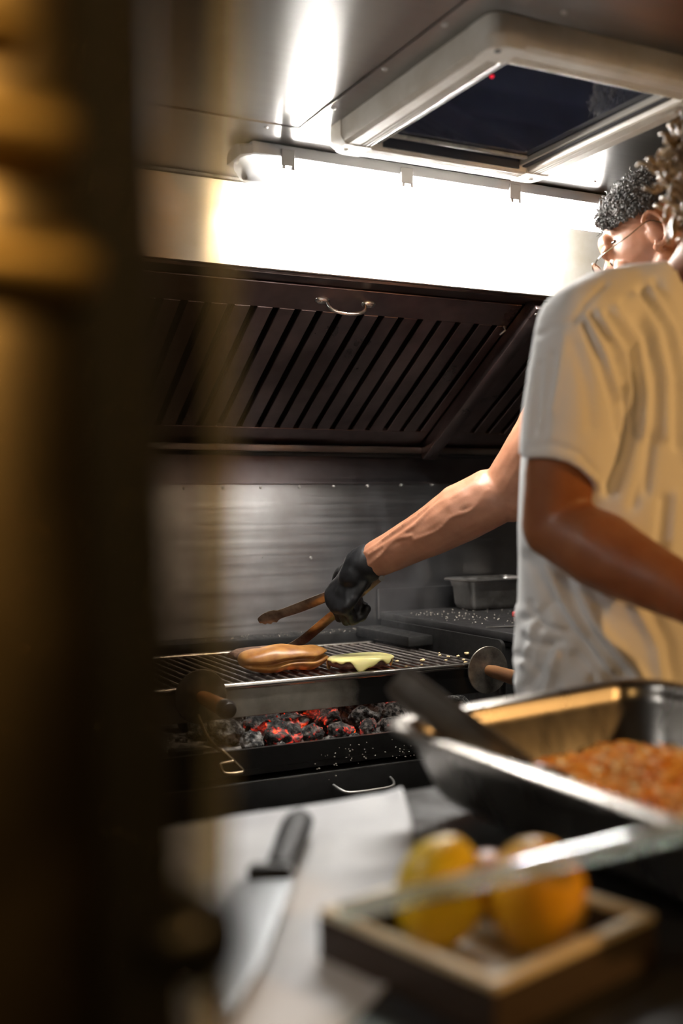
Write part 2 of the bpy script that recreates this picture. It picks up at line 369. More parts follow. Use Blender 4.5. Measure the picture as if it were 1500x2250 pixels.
# ------------------------------------------------------------------ roof hatch
HX0, HX1, HY0, HY1, HZ = .815, 1.252, 1.160, 1.655, 1.858
hatch = empty('roof_hatch', (1.03, 1.41, ZC), 'cream framed square roof hatch with dark glass in the ceiling', 'roof hatch')
fwid = .058
def hatch_rail(along, lo, hi, o0, o1, inward):
    # section across the rail: outer top, rounded outer bottom, flat, ribs, inner lip
    prof = [(0, ZC-.0026), (0, HZ+.014), (.004, HZ+.005), (.012, HZ), (.030, HZ)]
    for k in range(3): prof += [(.032+.007*k, HZ), (.033+.007*k, HZ+.0025), (.0355+.007*k, HZ+.0025), (.0365+.007*k, HZ)]
    prof += [(.055, HZ+.002), (.057, HZ+.008), (.057, ZC-.0026)]
    bm = bmesh.new(); rows = []
    for e in (lo, hi):
        row = []
        for d, z in prof:
            q = o0+(d if inward > 0 else -d)
            row.append(bm.verts.new((q, e, z) if along == 'y' else (e, q, z)))
        rows.append(row)
    for k in range(len(prof)-1): bm.faces.new((rows[0][k], rows[0][k+1], rows[1][k+1], rows[1][k]))
    bm.faces.new(rows[0]); bm.faces.new(rows[1]); bm.faces.new((rows[0][0], rows[1][0], rows[1][-1], rows[0][-1]))
    bmesh.ops.recalc_face_normals(bm, faces=bm.faces[:])
    attach(mesh_obj('frame_rail', bm, MT['plastic_white'], None, True, 30), hatch)
cl = .058
hatch_rail('y', HY0+cl+.0006, HY1-cl-.0006, HX0+.0015, 0, 1); hatch_rail('y', HY0+cl+.0006, HY1-cl-.0006, HX1-.0015, 0, -1)
hatch_rail('x', HX0+cl+.0006, HX1-cl-.0006, HY0+.0015, 0, 1); hatch_rail('x', HX0+cl+.0006, HX1-cl-.0006, HY1-.0015, 0, -1)
for sx, x in ((1, HX0), (-1, HX1)):
    for sy, y in ((1, HY0), (-1, HY1)):
        bm = bmesh.new(); n = 8; r_ = .022; out = []
        for k in range(n+1):
            a = math.pi/2*k/n; out.append((r_-r_*math.cos(a), r_-r_*math.sin(a)))
        foot = [(0, cl)]+[(a, b) for a, b in out]+[(cl, 0), (cl, cl)]
        top = [bm.verts.new((x+sx*a, y+sy*b, ZC-.0026)) for a, b in foot]
        mid = [bm.verts.new((x+sx*a, y+sy*b, HZ+.013)) for a, b in foot]
        def inset(a, b, d): return (a+(d if a < cl-.001 else 0)*(1 if a < .03 else 0), b+(d if b < .03 else 0))
        bot = [bm.verts.new((x+sx*inset(a, b, .009)[0], y+sy*inset(a, b, .009)[1], HZ-.0005)) for a, b in foot]
        m2 = len(foot)
        for A, B in ((top, mid), (mid, bot)):
            for k in range(m2): bm.faces.new((A[k], A[(k+1) % m2], B[(k+1) % m2], B[k]))
        bm.faces.new(top); bm.faces.new(bot); bmesh.ops.recalc_face_normals(bm, faces=bm.faces[:])
        cn = mesh_obj('frame_corner', bm, MT['plastic_white'], None, True, 35); attach(cn, hatch)
        lathe_obj('screw_plug', [(0, .0008), (.0045, .0008), (.005, 0)], axis_M((x+sx*.026, y+sy*.026, HZ-.0005), (0, 0, -1)), MT['black_plastic'], hatch, 14)
ix0, ix1, iy0, iy1 = HX0+.0595, HX1-.0595, HY0+.0595, HY1-.0595
box('glass_pane', ix0, ix1, iy0, iy1, ZC-.022, ZC-.019, MT['night_glass'], hatch)
railm = mat('blind_track', (.55, .53, .48), .35); drk = mat('blind_gasket', (.02, .022, .03), .5)
for x, s_ in ((ix0, 1), (ix1, -1)):
    for d, wdt, z, m_ in ((.001, .010, .018, drk), (.0115, .005, .016, railm)):
        a, b = sorted((x+s_*d, x+s_*(d+wdt))); box('blind_track', a, b, iy0+.001, iy1-.001, ZC-z-.016, ZC-.0222, m_, hatch, .001, 1)
a_ = box('blind_bar', ix0+.019, ix1-.019, iy1-.030, iy1-.018, ZC-.028, ZC-.0222, vary(mat('blind_bar_alu', (.3, .29, .27), .4), 60, (.2, .2, .19), (.34, .33, .3)), hatch, .002)
box('inner_gasket', ix0+.019, ix1-.019, iy1-.004, iy1-.0005, ZC-.038, ZC-.0222, drk, hatch)
box('blind_bar', ix0+.019, ix1-.019, iy0+.003, iy0+.010, ZC-.03, ZC-.0222, drk, hatch, .001)
lathe_obj('indicator_lamp', [(0, .003), (.0025, .0025), (.0036, 0)], axis_M((.911, 1.300, ZC-.022), (0, 0, -1)), MT['red_led'], hatch, 14)

# ------------------------------------------------------------------ charcoal grill
GX0, GX1 = .36, 1.355
ZG = .92
grill = empty('charcoal_grill', (.86, 2.1, ZF), 'black charcoal grill with steel bar grate and glowing coals inside', 'grill')
box('stand', GX0, GX1, 1.815, 2.50, ZF+.002, .60, MT['black_iron'], grill, .004)
bm = bmesh.new()   # open firebox: floor + walls
bx(bm, GX0, GX1, 1.80, 2.52, .775, .785)
bx(bm, GX0, GX1, 1.80, 1.808, .7855, .822); bx(bm, GX0, GX1, 2.44, 2.52, .7855, .905)
bx(bm, GX0, GX0+.008, 1.8085, 2.4395, .7855, .822); bx(bm, GX1-.008, GX1, 1.8085, 2.4395, .7855, .822)
attach(mesh_obj('firebox', bm, MT['black_iron']), grill)
dr = box('drawer', GX0+.004, GX1-.004, 1.797, 2.3, .605, .764, MT['black_iron'], grill, .003)
box('drawer_edge', GX0+.004, GX1-.004, 1.7962, 1.7968, .7615, .7635, MT['dull_steel'], grill)
hp = [Vector((.886, 1.796, .737)), Vector((.890, 1.775, .733)), Vector((.903, 1.762, .729)), Vector((.95, 1.760, .728)), Vector((.99, 1.762, .729)), Vector((1.003, 1.775, .733)), Vector((1.007, 1.796, .737))]
h = tube_obj('handle', spline(hp, 5), .0032, MT['dull_steel'], None, 8); h.parent = dr; h.matrix_parent_inverse = Matrix.Translation(-Vector(grill.location))
h.matrix_parent_inverse = Matrix.Identity(4)
# grate bars
bmb = bmesh.new()
tube(bmb, [(0, 1.925, 0), (0, 1.93, 0), (0, 2.35, 0), (0, 2.354, 0)], [.0034, .0043, .0043, .0034], 8)
BAR = bpy.data.meshes.new('bar'); bmb.to_mesh(BAR); bmb.free(); BAR.materials.append(MT['bar']); BAR.polygons.foreach_set('use_smooth', [True]*len(BAR.polygons))
nb = 39
for i in range(nb):
    o = bpy.data.objects.new('grate_bar', BAR); C.objects.link(o); o.parent = grill
    o.matrix_parent_inverse = Matrix.Translation(-Vector(grill.location)); o.location = (.415+.0235*i, 0, ZG-.0045)
tube_obj('front_rail', [(GX0+.02, 1.917, ZG-.003), (1.335, 1.917, ZG-.003)], .0062, MT['rail'], grill, 12)
tube_obj('back_rail', [(GX0+.02, 2.362, ZG-.003), (1.335, 2.362, ZG-.003)], .006, MT['rail'], grill, 12)
fp = vary(mat('scorched_front_plate', (.3, .27, .22), .45, .75), 11, (.16, .14, .11), (.34, .31, .26), (1, 1, 1), .3, .7, detail=8)
n_, l_, b_ = nodes(fp)       # soot burnt in from the middle to the right end
tc = n_.new('ShaderNodeTexCoord'); sx_ = n_.new('ShaderNodeSeparateXYZ'); l_.new(tc.outputs['Object'], sx_.inputs[0])
ad = n_.new('ShaderNodeMath'); ad.operation = 'MULTIPLY_ADD'; ad.inputs[1].default_value = .22
sb_ = n_.new('ShaderNodeMath'); sb_.operation = 'SUBTRACT'; sb_.inputs[1].default_value = .14; l_.new(sx_.outputs[0], sb_.inputs[0])
l_.new(noise_tex(fp, 9, detail=6), ad.inputs[0]); l_.new(sb_.outputs[0], ad.inputs[2])
sr = ramp(fp, ad.outputs[0], [(.92, g(0)), (1.0, g(1))]); sr.node.color_ramp.elements[0].position = .90; sr.node.color_ramp.elements[1].position = .985
mx = n_.new('ShaderNodeMix'); mx.data_type = 'RGBA'; mx.inputs['B'].default_value = (.012, .011, .010, 1)
l_.new(sr, mx.inputs['Factor']); l_.new(b_.inputs['Base Color'].links[0].from_socket, mx.inputs['A']); l_.new(mx.outputs['Result'], b_.inputs['Base Color'])
bump(fp, 45, .3, dist=.001)
box('front_plate', GX0+.02, 1.335, 1.914, 1.919, .857, ZG-.010, fp, grill, .001, 1)
# right side plate with a rounded corner, back lip
bm = bmesh.new(); prof = [(1.905, .80)]+[(1.905+.016-.016*math.cos(a), .965-.016+.016*math.sin(a)) for a in [math.pi/2*k/8 for k in range(9)]]+[(2.44, .965), (2.44, .80)]
for x in (1.344, 1.354): prof and None
A = [bm.verts.new((1.346, y, z)) for y, z in prof]; B = [bm.verts.new((1.354, y, z)) for y, z in prof]
for k in range(len(prof)): bm.faces.new((A[k], A[(k+1) % len(prof)], B[(k+1) % len(prof)], B[k]))
bm.faces.new(A[::-1]); bm.faces.new(B); bmesh.ops.recalc_face_normals(bm, faces=bm.faces[:])
attach(mesh_obj('side_plate', bm, MT['black_iron'], None, True, 40), grill)
box('back_lip', GX0, 1.343, 2.445, 2.532, .906, .936, MT['black_iron'], grill, .004)
box('side_ledge', 1.275, 1.343, 2.18, 2.444, .925, .950, MT['black_iron'], grill, .004)
# hand guards with wooden handles
wood = vary(bump(mat('scorched_wood', (.2, .085, .03), .5), 60, .3, (1, .2, 1), .001), 25, (.10, .040, .015), (.27, .12, .045), (1, .15, 1))
guardm = vary(vary_rough(mat('pitted_guard_steel', (.22, .2, .17), .42, .8), 60, .3, .6), 28, (.07, .06, .05), (.26, .23, .19), detail=7)
for x in (.666, 1.305):
    gd = lathe_obj('hand_guard', [(0, -.002), (.0495, -.002), (.0505, 0), (.0495, .002), (0, .002)], axis_M((x, 1.900, .906), (0, -1, 0)), guardm, grill, 40)
    tip = (x, 1.900, .906); d_ = Vector((.06 if x < 1 else .02, -1, -.05)).normalized()
    hd = lathe_obj('wooden_handle', [(0, .0025), (.011, .003), (.0135, .02), (.0145, .06), (.0155, .095), (.0150, .104), (0, .104)], axis_M(tip, d_), wood, None, 24); hd.parent = gd; hd.matrix_parent_inverse = Matrix.Identity(4)
    ec = lathe_obj('end_cap', [(.0165, .1045), (.0175, .110), (.0172, .122), (.013, .1295), (0, .1315)], axis_M(tip, d_), MT['black_plastic'], None, 24); ec.parent = gd; ec.matrix_parent_inverse = Matrix.Identity(4)
# ash bed
bm = bmesh.new(); nx, ny = 110, 44; V = []
for j in range(ny+1):
    for i in range(nx+1):
        x = GX0+.012+(GX1-GX0-.024)*i/nx; y = 1.812+(2.42-1.812)*j/ny
        z = .792+.014*noise.noise(Vector((x*9, y*9, 0)))+.009*noise.noise(Vector((x*40, y*40, 3)))+.010*math.exp(-((y-2.05)/.13)**2)
        V.append(bm.verts.new((x, y, max(z, .787))))
for j in range(ny):
    for i in range(nx): a = j*(nx+1)+i; bm.faces.new((V[a], V[a+1], V[a+nx+2], V[a+nx+1]))
ashm = bump(vary(mat('ash_bed', (.1, .09, .085), .95), 45, (.02, .018, .017), (.22, .20, .185), detail=9, p0=.42, p1=.68), 160, .6, dist=.003)
ash = tag(mesh_obj('ash_bed', bm, ashm, None, True), 'grey black ash bed lying in the firebox', 'ash'); ash['kind'] = 'stuff'
# coals
def coal_mat(name, hot):
    m_ = mat(name, (.05, .045, .04), .92); bump(m_, 3.2, .7, dist=.09, detail=7); n, l, b = nodes(m_)
    vary(m_, 2.2, (.012, .011, .011), (.46, .43, .40) if not hot else (.20, .17, .15), p0=.44, p1=.70, detail=9)
    if hot:
        f_ = noise_tex(m_, 1.6, detail=7, dist=.8)
        l.new(ramp(m_, f_, [(.545, (0, 0, 0)), (.60, (.25, .006, .002)), (.66, (.9, .045, .004)), (.76, (1, .24, .02))]), b.inputs['Emission Color'])
        b.inputs['Emission Strength'].default_value = hot
    return m_
CM = [coal_mat('charcoal', 0), coal_mat('glowing_charcoal', .8), coal_mat('hot_charcoal', 2.0)]
coal_me = []
for k in range(7):
    bm = bmesh.new(); bmesh.ops.create_icosphere(bm, subdivisions=4, radius=1)
    sd = Vector((k*7.3, k*3.1, k*1.7)); sc = Vector((random.uniform(.85, 1.25), random.uniform(.65, .9), random.uniform(.6, .85)))
    for v in bm.verts:
        p = v.co.copy(); d = 1+.26*noise.noise(p*1.3+sd)+.14*noise.noise(p*3.1+sd)+.06*noise.noise(p*8+sd)
        cell = noise.voronoi(p*1.6+sd)[0]; d -= .45*max(0, .30-(cell[1]-cell[0]))
        v.co = Vector((p.x*sc.x, p.y*sc.y, p.z*sc.z))*d
    me = bpy.data.meshes.new('coal'); bm.to_mesh(me); bm.free(); me.polygons.foreach_set('use_smooth', [True]*len(me.polygons)); coal_me.append(me)
def coal(x, y, z, r, hot, name='charcoal_lump'):
    me = coal_me[random.randrange(7)].copy(); me.materials.append(CM[hot])
    o = bpy.data.objects.new(name, me); C.objects.link(o); o.location = (x, y, z); o.scale = (r, r, r)
    o.rotation_euler = (random.uniform(-.5, .5), random.uniform(-.5, .5), random.uniform(0, 6.28))
    tag(o, ['black and grey charcoal lump lying in the firebox', 'dim red glowing charcoal lump in the firebox', 'bright orange glowing charcoal lump in the firebox'][hot], 'charcoal', ['unlit charcoal lumps', 'dimly glowing charcoal lumps', 'brightly glowing charcoal lumps'][hot])
rows_ = [(1.838, .802, .021, (.80, 1.30), .060), (1.885, .812, .032, (.76, 1.30), .066), (1.955, .818, .040, (.74, 1.30), .078), (2.04, .822, .042, (.72, 1.30), .082), (2.13, .824, .042, (.72, 1.3), .085), (2.22, .824, .044, (.74, 1.3), .09)]
for y, z, r, (xa, xb), st in rows_:
    x = xa
    while x < xb:
        q = random.random(); mid = .80 < x < 1.22
        hot = 0
        if mid and y > 1.86: hot = 2 if q < .24 else (1 if q < .50 else 0)
        rr = r*random.uniform(.75, 1.15)
        coal(x, y+random.uniform(-.012, .012), z+random.uniform(-.002, .006), rr, hot); x += st*random.uniform(.75, 1.15)
for x, y in ((.60, 1.95), (.66, 2.0), (.64, 1.86), (.69, 1.86)): coal(x, y, .802, .016, 0)
# glow of the coal bed itself
for x, y, p in ((.92, 2.0, .06), (1.10, 2.03, .06)): bulb_light((x, y, .868), p, .03, (1, .22, .05)).name = 'coal_glow_light'
# ash rake hanging over the firebox edge
tag(tube_obj('ash_rake', spline([(.660, 1.90, .872), (.660, 1.85, .842), (.662, 1.806, .829), (.668, 1.793, .826), (.685, 1.786, .808), (.700, 1.780, .7905), (.692, 1.777, .7875), (.672, 1.777, .7885), (.664, 1.779, .7915), (.660, 1.782, .803), (.664, 1.783, .806), (.684, 1.784, .807)], 6), .0032, vary(mat('tarnished_brass_rod', (.3, .22, .12), .35, 1), 30, (.09, .07, .05), (.34, .26, .16)), None, 8),
    'thin metal ash rake hooked over the firebox edge', 'rake')
box('firebrick', .585, .642, 1.82, 1.846, .806, .828, MT['black_iron'], grill, .003)

# ------------------------------------------------------------------ food on the grate
bunm = bump(vary(mat('toasted_bread', (.45, .2, .055), .42), 16, (.17, .055, .010), (.52, .25, .06), p0=.32, p1=.68, detail=7), 120, .25, dist=.001)
def superblob(bm, c, a, b, h, rz, n=2.6, segs=72, rings=36, fn=None):
    M_ = Matrix.Translation(Vector(c)) @ Matrix.Rotation(rz, 4, 'Z'); R_ = []
    def sp(v, e): return math.copysign(abs(v)**e, v)
    for j in range(rings+1):
        ph = -math.pi/2+math.pi*j/rings; row = []
        for i in range(segs):
            th = 2*math.pi*i/segs
            p = Vector((a*sp(math.cos(ph), .7)*sp(math.cos(th), 2/n), b*sp(math.cos(ph), .7)*sp(math.sin(th), 2/n), h*sp(math.sin(ph), .85)))
            if fn: p = fn(p)
            row.append(bm.verts.new(M_ @ p))
        R_.append(row)
    for A, B in zip(R_, R_[1:]):
        for i in range(segs):
            bm.faces.new((A[i], A[(i+1) % segs], B[(i+1) % segs], B[i]))
    bmesh.ops.remove_doubles(bm, verts=bm.verts[:], dist=1e-6)
def bunfn(p):
    q = p.copy(); zz = p.z/.026
    if p.y < .01:      # split line along the side
        gz = -.12+.22*(p.x/.09); q.y += .011*math.exp(-((zz-gz)/.16)**2)*(1 if p.y < -.005 else .3)
    if p.x > .06: q.x -= .010*math.exp(-((zz-.12)/.16)**2)
    q.z += .0035*noise.noise(p*28)+.002*math.cos(p.x*60); q.y += .003*noise.noise(p*22+Vector((5, 0, 0)))
    return q
bm = bmesh.new(); superblob(bm, (.889, 2.025, .9465), .096, .043, .026, R(-1), 3.2, 96, 48, bunfn)
tag(mesh_obj('ciabatta_bun', bm, bunm, None, True), 'golden toasted oblong bread bun lying on the grate', 'bread bun')
meatm = bump(vary(mat('browned_meat', (.09, .04, .022), .6), 60, (.05, .024, .016), (.22, .115, .07), detail=8), 90, .9, dist=.004)
def pattyfn(seed):
    def f(p): return p*(1+.05*noise.noise(p*45+Vector((seed, 0, 0)))+.04*noise.noise(p*120+Vector((seed, 3, 0))))
    return f
bm = bmesh.new(); superblob(bm, (.915, 2.205, .934), .076, .045, .0135, R(4), 2.5, 80, 28, pattyfn(1))
tag(mesh_obj('burger_patty', bm, meatm, None, True), 'dark browned burger patty without cheese, behind the toasted bun', 'burger patty', )
bm = bmesh.new(); PC = Vector((1.045, 1.985, .9335)); prz = R(-3); superblob(bm, PC, .068, .040, .013, prz, 2.5, 80, 28, pattyfn(9))
tag(mesh_obj('burger_patty', bm, meatm, None, True), 'browned burger patty under a melted cheese slice', 'burger patty')
# melted cheese
bm = bmesh.new(); N = 64; top = {}; bot = {}
Mc = Matrix.Translation(PC) @ Matrix.Rotation(prz, 4, 'Z')
def drip(th): return max(.15, .55+.55*math.sin(th*3.1+.6)+.38*math.sin(th*7.3+2)+.22*math.sin(th*13+1))
for i in range(N+1):
    for j in range(N+1):
        u, v = i/N*2-1, j/N*2-1; rm = max(abs(u), abs(v)); th = math.atan2(v, u)
        k = 2.5; nr = (abs(u)**k+abs(v)**k)**(1/k) or 1e-6
        fx, fy = (u/nr*rm, v/nr*rm) if rm > 1e-6 else (0, 0)
        core = .80; ca, sa = fx, fy
        if rm < core:
            s_ = rm/core; p = Vector((ca/core*.066, sa/core*.039, .0145-.0030*s_**4+.0008*noise.noise(Vector((u*3, v*3, 1)))))
        else:
            t = (rm-core)/(1-core); ln = .004+.016*drip(th)
            out = math.sin(min(1, t*1.5)*math.pi/2)
            p = Vector((ca/rm*(.066+.0065*out), sa/rm*(.039+.0065*out), .0115-ln*t**1.15))
        bulge = .0016*(1 if rm > .97 else 0)
        top[i, j] = bm.verts.new(Mc @ p); q = p.copy(); q.x *= .965; q.y *= .945; q.z -= .0026 if rm < core else .0004
        bot[i, j] = bm.verts.new(Mc @ q)
for i in range(N):
    for j in range(N):
        bm.faces.new((top[i, j], top[i+1, j], top[i+1, j+1], top[i, j+1])); bm.faces.new((bot[i, j], bot[i, j+1], bot[i+1, j+1], bot[i+1, j]))
ring = [(i, 0) for i in range(N)]+[(N, j) for j in range(N)]+[(i, N) for i in range(N, 0, -1)]+[(0, j) for j in range(N, 0, -1)]
for a, b in zip(ring, ring[1:]+ring[:1]): bm.faces.new((top[a], bot[a], bot[b], top[b]))
cheesem = mat('melted_cheese', (.90, .80, .34), .33, 0, .5); nodes(cheesem)[2].inputs['Subsurface Weight'].default_value = .25; nodes(cheesem)[2].inputs['Subsurface Radius'].default_value = (.01, .007, .003)
bmesh.ops.smooth_vert(bm, verts=bm.verts[:], factor=.5, use_axis_x=True, use_axis_y=True, use_axis_z=True)
tag(mesh_obj('cheese_slice', bm, cheesem, None, True), 'pale yellow melted cheese slice draped over a patty', 'cheese')
# crumbs
crm = mat('bread_crumb', (.62, .46, .24), .7)
bm = bmesh.new(); bmesh.ops.create_icosphere(bm, subdivisions=2, radius=1)
for v in bm.verts: v.co *= 1+.35*noise.noise(v.co*1.7)
CR = bpy.data.meshes.new('food_crumb'); bm.to_mesh(CR); bm.free(); CR.materials.append(crm)
for px_, py_, s_ in ((928, 1452, 4.5), (966, 1441, 3.5), (984, 1444, 3), (1006, 1443, 3.5), (1026, 1437, 5), (1018, 1451, 3), (892, 1466, 3), (926, 1462, 2.5), (1022, 1457, 4), (979, 1452, 2.6), (872, 1454, 3), (600, 1440, 2), (965, 1436, 2)):
    q = at(px_, py_, 1); d = q-CAM; t = (ZG+.001-CAM.z)/d.z; p = CAM+d*t
    o = bpy.data.objects.new('food_crumb', CR); C.objects.link(o); o.location = p+Vector((0, 0, .0015)); s2 = s_*.001
    o.scale = (s2*1.5, s2, s2*.7); o.rotation_euler = (0, 0, random.uniform(0, 6)); tag(o, 'small pale crumb lying on the grate bars', 'crumb', 'crumbs on the grate')
def specks(name, n, fnpos, label, col=(.5, .45, .38), smin=.0006, smax=.0018):
    bm = bmesh.new()
    for _ in range(n):
        p, sc = fnpos(), random.uniform(smin, smax)
        bmesh.ops.create_icosphere(bm, subdivisions=1, radius=sc, matrix=Matrix.Translation(p) @ Euler((random.random()*6, 0, random.random()*6)).to_matrix().to_4x4() @ Matrix.Diagonal((1.5, 1, .6, 1)))
    o = tag(mesh_obj(name, bm, mat(name+'_mat', col, .8)), label, 'crumbs'); o['kind'] = 'stuff'; return o
specks('ash_specks', 260, lambda: Vector((random.uniform(.45, 1.33), random.uniform(2.45, 2.53), .937)) if random.random() < .6 else Vector((random.uniform(.4, 1.35), 1.7968-.0004, random.uniform(.62, .76))) if random.random() < .2 else Vector((random.uniform(.85, 1.25), 1.7994, random.uniform(.77, .81))), 'fine pale ash specks scattered over the black grill edges', smax=.0014)

# ------------------------------------------------------------------ griddle to the right, container and tools on it
griddle = empty('griddle', (1.75, 2.2, ZF), 'black flat top griddle beside the charcoal grill', 'griddle')
gm = bump(vary_rough(mat('griddle_plate', (.014, .013, .013), .4, 0), 30, .3, .6), 60, .2, dist=.001)
box('plate', 1.388, 2.30, 1.905, 2.525, .955, .975, gm, griddle, .003)
box('body', 1.40, 2.28, 1.93, 2.52, ZF+.002, .954, MT['black_iron'], griddle, .004)
box('splash_guard', 1.388, 2.30, 2.526, 2.533, .955, 1.035, MT['wall'], griddle)
specks('griddle_crumbs', 160, lambda: Vector((random.triangular(1.40, 2.0, 1.45), random.triangular(1.95, 2.5, 2.4), .9762)), 'fine pale crumbs scattered over the griddle plate', smax=.0017)
def gn_pan(name, x0, x1, y0, y1, zr, zb, rim, M_, m_, parent_loc, rc=.03, thick=.0016, m_rim=None, tap=.006):
    """open steel container with flanged rim, rounded corners"""
    root = empty(name, parent_loc); n = 8
    def rect(off, z, r):
        pts = []
        for cx, cy, a0 in ((x1-r-off, y1-r-off, 0), (x0+r+off, y1-r-off, 90), (x0+r+off, y0+r+off, 180), (x1-r-off, y0+r+off, 270)):
            for k in range(n+1):
                a = R(a0+90*k/n); pts.append(Vector((cx+r*math.cos(a), cy+r*math.sin(a), z)))
        return pts
    def loft(levels):
        bm = bmesh.new(); rs = [[bm.verts.new(M_ @ p) for p in rect(*lv)] for lv in levels]
        L = len(rs[0])
        for A, B in zip(rs, rs[1:]):
            for k in range(L): bm.faces.new((A[k], A[(k+1) % L], B[(k+1) % L], B[k]))
        return bm, rs
    bm, rs = loft([(rim, zr, rc), (rim+.003, zr-.002, rc-.002), (rim+.005, zr-.010, rc-.003), (rim+.006, zr-.018, rc-.003), (rim+.009, zr-.021, rc-.004), (rim+.009+tap*.6, zb+.016, rc-.004), (rim+.013+tap*.8, zb+.005, rc-.006), (rim+.020+tap, zb, rc-.01), (rim+.05, zb, .004)])
    bm.faces.new(rs[-1]); bmesh.ops.recalc_face_normals(bm, faces=bm.faces[:])
    me = bpy.data.meshes.new('body'); bm.to_mesh(me); bm.free()
    b_ = me_obj('body', me, m_, None, True, 50); attach(b_, root); s_ = b_.modifiers.new('t', 'SOLIDIFY'); s_.thickness = thick; s_.offset = 1
    bm, rs = loft([(rim, zr+.0005, rc), (rim-.002, zr+.0012, rc+.002), (.003, zr+.0012, rc+.006), (0, zr-.001, rc+.008), (.0008, zr-.004, rc+.008)])
    bmesh.ops.recalc_face_normals(bm, faces=bm.faces[:])
    r_ = mesh_obj('rim', bm, m_rim or m_, None, True, 60); attach(r_, root); s_ = r_.modifiers.new('t', 'SOLIDIFY'); s_.thickness = .0012; s_.offset = 0
    return root
c_ = gn_pan('steel_container', 1.575, 1.80, 2.375, 2.515, 1.058, .9765, .012, Matrix.Identity(4), MT['dull_steel'], (1.69, 2.45, .976), .018)
tag(c_, 'grey steel container standing at the back of the griddle', 'container')
redm = mat('red_silicone', (.38, .03, .025), .5)
rp = empty('scraper', (1.60, 2.18, .976), 'flat scraper with a red handle lying on the griddle', 'scraper')
box('handle', 1.582, 1.70, 2.165, 2.20, .9765, .992, redm, rp, .005, 3)
box('blade', 1.70, 1.78, 2.15, 2.215, .979, .981, MT['dull_steel'], rp)
kn = empty('griddle_knife', (1.46, 2.0, .976), 'thin dark knife blade lying on the front of the griddle', 'knife')
bm = bmesh.new(); vs = [(1.40, 2.045), (1.44, 2.026), (1.60, 1.975), (1.60, 1.990), (1.44, 2.043)]
A = [bm.verts.new((x, y, .9768)) for x, y in vs]; B = [bm.verts.new((x, y, .9785)) for x, y in vs]
for k in range(5): bm.faces.new((A[k], A[(k+1) % 5], B[(k+1) % 5], B[k]))
bm.faces.new(A[::-1]); bm.faces.new(B); attach(mesh_obj('blade', bm, MT['dull_steel']), kn)
box('handle', 1.601, 1.71, 1.955, 1.985, .9768, .992, MT['black_plastic'], kn, .004, 2)

# ------------------------------------------------------------------ serving counter and the things on it
ZT = .95
counter = empty('serving_counter', (1.1, .68, ZF), 'black worktop counter behind the serving window', 'counter')
ctm = vary_rough(mat('black_worktop', (.012, .011, .010), .4), 20, .3, .5)
box('worktop', .03, 2.28, YF+.001, .993, .915, ZT, ctm, counter, .003)
box('cabinet', .05, 2.26, YF+.003, .96, ZF+.002, .914, mat('dark_cabinet', (.02, .019, .018), .5), counter)
# parchment sheet
pm = bump(vary(mat('white_parchment', (.60, .60, .61), .6), 9, (.50, .50, .52), (.64, .64, .65)), 14, .35, dist=.006)
outl = [(.10, .990), (.568, .990), (.53, .90), (.362, .612), (.29, .566), (.16, .50), (.06, .62)]
bm = bmesh.new(); N1, N2 = 60, 60; gv = {}
def qm(u, v):   # bilinear patch between left edge and right edge polylines
    def poly(pts, t):
        t *= len(pts)-1; i = min(int(t), len(pts)-2); f_ = t-i; return Vector(pts[i]).lerp(Vector(pts[i+1]), f_)
    a = poly([(.26, .986), (.17, .75), (.10, .47)], v); b = poly([(.568, .989), (.52, .885), (.435, .74), (.362, .615), (.285, .557)], v)
    return a.lerp(b, u)
for i in range(N1+1):
    for j in range(N2+1):
        p = qm(i/N1, j/N2); z = ZT+.0012+.0022*max(0, noise.noise(Vector((p.x*14, p.y*14, 2))))+.012*max(0, i/N1-.93)/.07*max(0, 1-abs(j/N2-.05)/.2)*.5
        z += .006*math.exp(-((i/N1-1)/.05)**2)*math.exp(-((j/N2-.75)/.12)**2)
        gv[i, j] = bm.verts.new((p.x, p.y, z))
for i in range(N1):
    for j in range(N2): bm.faces.new((gv[i, j], gv[i, j+1], gv[i+1, j+1], gv[i+1, j]))
bmesh.ops.recalc_face_normals(bm, faces=bm.faces[:])
pp = tag(mesh_obj('parchment_sheet', bm, pm, None, True), 'crumpled white parchment paper sheet spread on the black worktop', 'paper')
s_ = pp.modifiers.new('t', 'SOLIDIFY'); s_.thickness = .0004
# chef knife
ZK = ZT+.0045
kr = empty('chef_knife', (.36, .83, ZK), 'chef knife with a black handle lying on the white parchment', 'knife')
kd = Vector((.108, .179, 0)).normalized(); ks = Vector((kd.y, -kd.x, 0)); K0 = Vector((.338, .783, ZK+.010))
bm = bmesh.new(); st = []
for t, wd, dz in ((.000, .011, 0), (.012, .0125, 0), (.04, .0125, .001), (.075, .0135, .002), (.11, .0145, .002), (.135, .0135, .001), (.147, .009, 0), (.150, .004, 0)):
    c_ = K0+kd*t+Vector((0, 0, dz)); st.append([bm.verts.new(c_+ks*wd*math.cos(a)+Vector((0, 0, .0095*math.sin(a)*min(1, wd/.010)))) for a in [2*math.pi*k/16 for k in range(16)]])
for A, B in zip(st, st[1:]):
    for k in range(16): bm.faces.new((A[k], A[(k+1) % 16], B[(k+1) % 16], B[k]))
bm.faces.new(st[0][::-1]); bm.faces.new(st[-1]); bmesh.ops.recalc_face_normals(bm, faces=bm.faces[:])
attach(mesh_obj('handle', bm, mat('knife_handle_black', (.010, .010, .011), .6, 0, .2), None, True, 60), kr)
bm = bmesh.new(); bx(bm, -.024, .012, -.012, .002, -.006, .007, Matrix.Translation(K0) @ Matrix((ks, kd, Vector((0, 0, 1)))).transposed().to_4x4())
bmesh.ops.bevel(bm, geom=bm.edges[:], offset=.002, segments=2, affect='EDGES'); attach(mesh_obj('bolster', bm, MT['black_plastic'], None, True, 40), kr)
